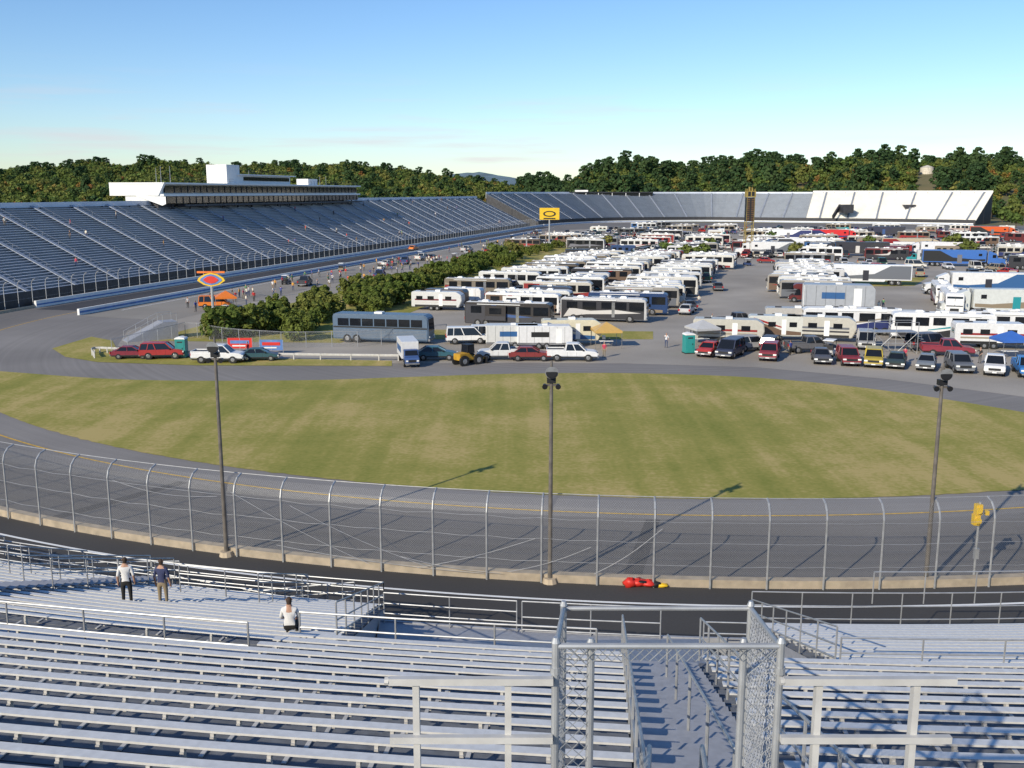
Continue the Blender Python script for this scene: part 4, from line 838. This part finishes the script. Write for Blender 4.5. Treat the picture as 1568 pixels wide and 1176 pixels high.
# ------------------------------------------------------------------ people
def person(pose):
    J={}; 
    def j(n,x,y,z,r): J[n]=((x,y,z),r)
    j('pel',0,0,.95,.13); j('sp',0,.0,1.15,.12); j('ch',0,0,1.34,.14); j('nk',0,0,1.50,.055); j('hd0',0,.01,1.58,.075); j('hd1',0,.02,1.66,.09); j('hd2',0,.0,1.73,.07)
    for s,t in((-1,'l'),(1,'r')):
        j('sh'+t,s*.17,0,1.40,.065); 
        if pose=='walk': el=(s*.24,-.1*s,1.13); wr=(s*.25,.12 -.15*s,.92); hp=(s*.1,0,.9);kn=(s*.1,.22*s,.52);an=(s*.1,.12*s-.1,.10)
        elif pose=='sit': el=(s*.24,.08,1.14); wr=(s*.15,.33,1.02); hp=(s*.1,0,.9);kn=(s*.13,.45,.93);an=(s*.12,.42,.50)
        elif pose=='point': el=(s*.28,.02 if s<0 else .15,1.15 if s<0 else 1.25); wr=(s*.2,.18,.98) if s<0 else (.25,.35,1.4); hp=(s*.1,0,.9);kn=(s*.11,.02,.5);an=(s*.12,0,.09)
        else: el=(s*.24,-.03,1.13); wr=(s*.25,.06,.88); hp=(s*.1,0,.9);kn=(s*.11,.02,.5);an=(s*.12,0,.09)
        j('el'+t,*el,.046); j('wr'+t,*wr,.032)
        d=(Vector(wr)-Vector(el)).normalized(); h=Vector(wr)+d*.08; j('ha'+t,*h,.034)
        j('hp'+t,*hp,.095); j('kn'+t,*kn,.062); j('an'+t,*an,.045); j('to'+t,an[0]+s*.02,an[1]+.16,an[2]-.05,.04)
        q=Vector((d.z,0,-d.x)) if abs(d.y)>.9 else Vector((0,1,0)).cross(d).cross(d).normalized()
        for k in range(4):
            f=h+q*(.021*(k-1.5))+d*.035; j('f%d'%k+t,*f,.010); g=f+d*(.04-.006*abs(k-1.5))+Vector((-s*.012,.012,0)); j('g%d'%k+t,*g,.008)
        f=Vector(wr)+d*.04+q*.045; j('th'+t,*f,.011); g=f+d*.035+q*.012; j('tj'+t,*g,.009)
    E=[('pel','sp','C'),('sp','ch','C'),('ch','nk','S'),('nk','hd0','S'),('hd0','hd1','S'),('hd1','hd2','H')]
    for t in'lr':
        E+=[('ch','sh'+t,'C'),('sh'+t,'el'+t,'C'),('el'+t,'wr'+t,'S'),('wr'+t,'ha'+t,'S'),('pel','hp'+t,'P'),('hp'+t,'kn'+t,'P'),('kn'+t,'an'+t,'P'),('an'+t,'to'+t,'H'),('wr'+t,'th'+t,'S'),('th'+t,'tj'+t,'S')]
        for k in range(4): E+=[('ha'+t,'f%d'%k+t,'S'),('f%d'%k+t,'g%d'%k+t,'S')]
    ks=list(J); me=bpy.data.meshes.new('sk'); me.from_pydata([J[k][0] for k in ks],[(ks.index(a),ks.index(b)) for a,b,_ in E],[])
    o=bpy.data.objects.new('sk',me); S.collection.objects.link(o); sk=o.modifiers.new('s','SKIN')
    for i,k in enumerate(ks): v=me.skin_vertices[0].data[i]; v.radius=(J[k][1],J[k][1]*(.75 if k in('sp','ch','pel') else 1)); v.use_root=(k=='pel')
    ss=o.modifiers.new('u','SUBSURF'); ss.levels=1; ss.render_levels=1
    bpy.context.view_layer.update(); dg=bpy.context.evaluated_depsgraph_get(); nm=bpy.data.meshes.new_from_object(o.evaluated_get(dg)); bpy.data.objects.remove(o)
    nm.materials.clear()
    for m in(CLOTH,SKIN,PANTS,HAIR): nm.materials.append(m)
    seg=[(Vector(J[a][0]),Vector(J[b][0]),{'C':0,'S':1,'P':2,'H':3}[c]) for a,b,c in E]
    for f in nm.polygons:
        c=f.center; best=9;mi=0
        for a,b,m_ in seg:
            ab=b-a; t=max(0,min(1,(c-a).dot(ab)/ab.length_squared)); dd=(c-(a+ab*t)).length
            if dd<best: best=dd; mi=m_
        if c.z>1.55 and abs(c.x)<.15: mi=3 if (c.y<-.01 or c.z>1.72) else 1
        f.material_index=mi; f.use_smooth=True
    bm=bmesh.new(); bm.from_mesh(nm)
    def lump(c,r,mi,sz=(1,1,1)):
        g=bmesh.ops.create_icosphere(bm,subdivisions=1,radius=r); 
        for v in g['verts']: v.co=Vector((v.co.x*sz[0],v.co.y*sz[1],v.co.z*sz[2]))+Vector(c)
        for v in g['verts']:
            for f in v.link_faces: f.material_index=mi
    lump((0,.104,1.655),.016,1,(.8,1,1.5)); lump((-.082,.01,1.66),.022,1,(.5,1,1.3)); lump((.082,.01,1.66),.022,1,(.5,1,1.3))
    lump((-.032,.092,1.68),.010,3); lump((.032,.092,1.68),.010,3); lump((0,.09,1.605),.014,3,(1.6,.4,.4))
    bm.to_mesh(nm); bm.free(); nm.name='person_'+pose; return nm
PP={k:person(k) for k in('stand','walk','sit','point')}
SH=[(.7,.7,.7),(.6,.04,.04),(.05,.08,.3),(.03,.03,.03),(.4,.4,.42),(.7,.35,.05),(.1,.25,.12),(.75,.72,.6),(.5,.05,.1)]
def human(p,rz,k=None,c=None,z=None):
    k=k or random.choice(['stand','walk','point','stand']); return ob("person",PP[k],(p[0],p[1],.055 if z is None else z),rz,c or random.choice(SH))
for i in range(80):
    s=U(8,120); human(SW(s,U(18,33)),U(0,6.28))
for i in range(45):
    s=U(110,300); human(SW(s,U(16,36)),U(0,6.28))
for x,y in[(1020,533),(925,548),(1345,478),(1352,474),(1090,500),(300,478),(288,472),(380,547),(420,470),(1385,556),(1290,552),(1500,557),(1210,545),(1070,468),(1150,500),(690,470),(1035,472)]: human(G(x,y),U(0,6))
for i in range(34):
    s=U(0,330); k=int(U(1,33)); w=-(2+k*.82+.25); human(SW(s,w),U(0,6),'stand',None,1.6+k*.395)
def nearp(k,a,pose,c,rz,dz=0):
    p=pol(LR0+.8*k+.2,a); human(p,rz,pose,c,LZ0+k*LRI+dz)
nearp(8,-13.95,'stand',(.72,.72,.72),.2); nearp(7,-13.55,'stand',(.04,.05,.12),-.1)
nearp(13,-10.1,'sit',(.70,.70,.70),.1,-.45)
nearp(1,-20.3,'stand',(.06,.05,.06),0)
# ------------------------------------------------------------------ vegetation
def cloud(mb,clumps,n,size,mi=0,flat=.7):
    for i in range(n):
        c,r=random.choice(clumps)
        while True:
            d=Vector((U(-1,1),U(-1,1),U(-1,1)))
            if .05<d.length<1: break
        d.normalize(); rr=r*(.55+.5*R()**.5)
        p=Vector(c)+Vector((d.x*rr,d.y*rr,d.z*rr*flat))
        nrm=(d+Vector((U(-.6,.6),U(-.6,.6),U(0,1)))).normalized(); q=nrm.to_track_quat('Z','Y'); a=U(0,6.28); s=size*U(.6,1.3)
        vs=[p+q@Vector((s*k*math.cos(a+t),s*k*math.sin(a+t),U(-.15,.15)*s)) for t,k in((0,1),(1.3,.7),(2.8,1),(4.4,.75))]
        mb.add(vs,[(0,1,2,3)],mi)
def decid(h,cw,n,size,m,name):
    mb=MB(); mb.cyl((0,0,-.5),(0,0,h*.35),.03*h,.02*h,7,0); mb.cyl((0,0,h*.35),(.03*h,0,h*.7),.02*h,.008*h,6,0)
    cl=[((0,0,h*.62),cw*.6),((0,0,h*.85),cw*.36)]
    for i in range(7):
        a=i*.9+U(-.3,.3); rr=cw*U(.4,.62); zz=h*U(.3,.8); c=(rr*math.cos(a),rr*math.sin(a),zz); cl.append((c,cw*U(.28,.42))); mb.cyl((0,0,h*U(.2,.4)),c,.012*h,.004*h,5,0)
    cloud(mb,cl,n,size,1); return mb.mesh(name,[BARK,m])
def whitepine(h,cw,n,size,m,name):
    mb=MB(); mb.cyl((0,0,-.5),(0,0,h*.93),.018*h,.004*h,6,0); cl=[((0,0,h*.93),cw*.25)]
    for i in range(15):
        t=.3+.6*i/14; rad=cw*(1-.65*max(0,t-.4))*U(.3,.75); a=i*2.4+U(-.4,.4); c=(rad*math.cos(a),rad*math.sin(a),h*t); cl.append((c,cw*U(.26,.45)*(1.25-t*.6))); mb.cyl((0,0,h*(t-.03)),c,.006*h,.002*h,4,0)
    cloud(mb,cl,n,size,1,.45); return mb.mesh(name,[BARK,m])
def conif(h,cw,n,size,m,name):
    mb=MB(); mb.cyl((0,0,-.5),(0,0,h*.95),.018*h,.003*h,6,0)
    L=int(h/1.1)
    for i in range(n):
        t=R()**.8; lay=round(t*L)/L; z=h*(.14+.86*lay)+U(-.25,.25); rad=cw*(1-lay)*U(.55,1.1)*(.8+.3*math.sin(lay*31))+.25; a=U(0,6.28)
        p=Vector((rad*math.cos(a)*R()**.4,rad*math.sin(a),z-rad*.25)); q=Vector((math.cos(a)*.6,math.sin(a)*.6,1)).to_track_quat('Z','Y'); s=size*U(.6,1.3)*(1-.4*lay); b=U(0,6.28)
        mb.add([p+q@Vector((s*k*math.cos(b+tt),s*k*math.sin(b+tt),U(-.2,.2)*s)) for tt,k in((0,1.2),(1.4,.6),(3,1.2),(4.5,.6))],[(0,1,2,3)],1)
    return mb.mesh(name,[BARK,m])
LG=leafmat("green_foliage",[(.09,.145,.035),(.13,.185,.045),(.19,.215,.055),(.11,.16,.04),(.23,.22,.06),(.10,.145,.035),(.16,.195,.045)])
LA=leafmat("autumn_foliage",[(.25,.22,.05),(.32,.2,.055),(.30,.14,.05),(.26,.22,.06),(.3,.25,.07)])
LC=leafmat("conifer_needles",[(.045,.085,.035),(.06,.11,.04),(.08,.125,.045)])
LS=leafmat("shrub_leaves",[(.10,.145,.03),(.145,.185,.04),(.19,.205,.05)])
types=[("green",decid(11,5.8,260,1.0,LG,"tree_green"),1.3),("green_tall",decid(13,5.4,280,1.0,LG,"tree_green_tall"),.9),("autumn",decid(11,4.8,240,.9,LA,"tree_autumn"),.2),("pine",whitepine(17,5.6,320,1.1,LC,"tree_pine"),.3),("spruce",conif(11,3.2,240,1.0,LC,"tree_spruce"),.12)]
def scatter(name,me,pts):
    vs=[];fs=[]
    for i,(p,s) in enumerate(pts):
        a=U(0,6.28)
        for k in range(4): vs.append((p[0]+s*.7071*math.cos(a+k*pi/2),p[1]+s*.7071*math.sin(a+k*pi/2),p[2]))
        fs.append((4*i,4*i+1,4*i+2,4*i+3))
    m2=bpy.data.meshes.new(name); m2.from_pydata(vs,[],fs); o=ob(name,m2); o.instance_type='FACES'; o.use_instance_faces_scale=True; o.instance_faces_scale=1; o.show_instancer_for_render=False
    c=ob(name+"_tree",me,parent=o); return o
buckets={t[0]:[] for t in types}; wts=[t[2] for t in types]
def clear(x,y):
    p=Vector((x,y,0))-O; w=p.dot(e2); s=p.dot(e1)
    if -52<w<0 and s<430: return False
    if 0<=w and s<470 and w<330: return False
    return True
for i in range(21000):
    az=U(-.72,.72); d=math.sqrt(U(230**2,1180**2)); x=d*math.sin(az); y=d*math.cos(az)
    if y<10 or not clear(x,y): continue
    dens=1.0
    px=784+F*math.tan(az)*.98
    if px>740 and d<700: dens=0 if px<1500 else .10
    if px>1500 and 780<d<900: dens=.25
    if px>1440 and 700<d<780: dens=.3
    if abs(px-1393)<16 and d<985: dens=0
    if R()>dens: continue
    right=px>790
    nn=noise.noise(Vector((x/90,y/90,3))); n2_=noise.noise(Vector((x/45,y/45,9)))
    w=[wts[0],wts[1],wts[2]*(1+5*max(0,nn)),wts[3]*(1.6 if right else .3)*(1+4*max(0,n2_)),wts[4]*(1.0 if right else .3)*(1 if nn<0 else .4)]
    t=random.choices(types,w)[0]
    sc=U(.62,1.05)*(1+.45*n2_)
    if right and t[0]=='pine' and R()<.3: sc*=1.3
    if not right: sc*=.85
    buckets[t[0]].append(((x,y,terr(x,y)-.4),sc))
for t in types: scatter("forest_"+t[0],t[1],buckets[t[0]])
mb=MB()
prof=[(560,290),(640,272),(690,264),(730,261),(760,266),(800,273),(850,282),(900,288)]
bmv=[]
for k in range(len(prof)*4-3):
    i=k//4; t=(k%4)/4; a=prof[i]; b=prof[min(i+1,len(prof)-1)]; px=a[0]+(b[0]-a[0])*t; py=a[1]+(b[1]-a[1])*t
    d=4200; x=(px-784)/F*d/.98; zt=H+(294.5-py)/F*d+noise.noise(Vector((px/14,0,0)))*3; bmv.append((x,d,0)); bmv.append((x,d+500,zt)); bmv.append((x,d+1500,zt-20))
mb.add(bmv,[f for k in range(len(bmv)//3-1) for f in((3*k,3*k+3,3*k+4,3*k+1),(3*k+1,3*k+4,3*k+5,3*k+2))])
mb.obj("distant_hill",[mat("hazy_forest",(.13,.19,.22),.95,0,.25,.02)],None,True)  # distance haze is tinted into the forest colour
def shrub(n):
    mb=MB(); cl=[((U(-1.2,1.2),U(-1.2,1.2),U(.6,1.6)),U(.5,.95)) for i in range(8)]
    for i in range(6): mb.cyl((U(-.2,.2),U(-.2,.2),0),(U(-1,1),U(-1,1),1.5),.04,.015,4,0)
    for i in range(12):
        c=(U(-1.2,1.2),U(-1.2,1.2),U(1.5,2.3)); cl.append((c,.28))
    cloud(mb,cl,n,.18,1,1.0); return mb.mesh("shrub",[BARK,LS])
for q in range(3):
    pts=[]
    for i in range(58):
        s=U(-26,118); wd=9 if s<20 else 4.5; c=50 if s<20 else 47
        pts.append((SW(s,c+U(-wd,wd)*.8,.05),U(.6,1.4)*(1.15 if s<40 else 1)))
    for i in range(8): pts.append((SW(U(118,200),U(44,50),.05),U(.7,1)))
    scatter("infield_shrubs",shrub(1500),pts)
for (px,py,s) in [(1460,392,.62),(1075,400,.45),(1050,398,.4),(1215,398,.45),(760,402,.5),(785,398,.5),(1090,385,.4),(1020,392,.4),(930,380,.4),(1330,380,.4),(1482,396,.5),(1180,372,.4),(1555,352,.8),(1540,350,.9),(720,412,.4)]:
    ob("shade_tree",types[0][1],G(px,py),U(0,6),None,None,s)
# ------------------------------------------------------------------ light
EL=math.radians(27); AZ=math.radians(38)
d=Vector((math.sin(AZ)*math.cos(EL),math.cos(AZ)*math.cos(EL),-math.sin(EL)))
ld=bpy.data.lights.new("sun",'SUN'); ld.energy=4.9; ld.angle=math.radians(.5); ld.color=(1,.90,.72); lo=bpy.data.objects.new("sun",ld); S.collection.objects.link(lo); lo.rotation_euler=d.to_track_quat('-Z','Y').to_euler(); lo.location=(-60,-120,90)
w=bpy.data.worlds.new("World"); S.world=w; w.use_nodes=True; nt=w.node_tree; bg=nt.nodes['Background']
sky=N(nt,'ShaderNodeTexSky'); sky.sky_type='NISHITA'; sky.sun_disc=False; sky.sun_elevation=EL; sky.sun_rotation=math.pi+AZ; sky.altitude=300; sky.air_density=1.0; sky.dust_density=.25; sky.ozone_density=2.0
hs=N(nt,'ShaderNodeHueSaturation'); hs.inputs['Saturation'].default_value=1.15; nt.links.new(sky.outputs[0],hs.inputs['Color'])
tn=N(nt,'ShaderNodeVectorMath',operation='MULTIPLY'); tn.inputs[1].default_value=(.90,.99,1.16); nt.links.new(hs.outputs[0],tn.inputs[0])
tc=N(nt,'ShaderNodeTexCoord'); mp=N(nt,'ShaderNodeMapping'); mp.inputs['Scale'].default_value=(3,3,40); nz=N(nt,'ShaderNodeTexNoise'); nz.inputs['Scale'].default_value=2.2; nz.inputs['Detail'].default_value=6
nt.links.new(tc.outputs['Generated'],mp.inputs[0]); nt.links.new(mp.outputs[0],nz.inputs['Vector'])
rp=N(nt,'ShaderNodeValToRGB'); rp.color_ramp.elements[0].position=.52; rp.color_ramp.elements[1].position=.74
nt.links.new(nz.outputs['Fac'],rp.inputs[0]); sp=N(nt,'ShaderNodeSeparateXYZ'); nt.links.new(tc.outputs['Generated'],sp.inputs[0])
mr=N(nt,'ShaderNodeMapRange'); mr.inputs[1].default_value=.12; mr.inputs[2].default_value=.02; mr.inputs[3].default_value=0; mr.inputs[4].default_value=.6; nt.links.new(sp.outputs[2],mr.inputs[0])
ml=N(nt,'ShaderNodeMath',operation='MULTIPLY'); nt.links.new(rp.outputs[0],ml.inputs[0]); nt.links.new(mr.outputs[0],ml.inputs[1])
mx=N(nt,'ShaderNodeMix',data_type='RGBA'); mx.inputs[7].default_value=(6.0,5.2,5.6,1); nt.links.new(ml.outputs[0],mx.inputs[0]); nt.links.new(tn.outputs[0],mx.inputs[6]); nt.links.new(mx.outputs[2],bg.inputs[0])
bg.inputs[1].default_value=.13
S.view_settings.view_transform='Standard'; S.view_settings.look='None'; S.view_settings.exposure=0
print("vehicles",len(placed),"trees",sum(len(b) for b in buckets.values()))
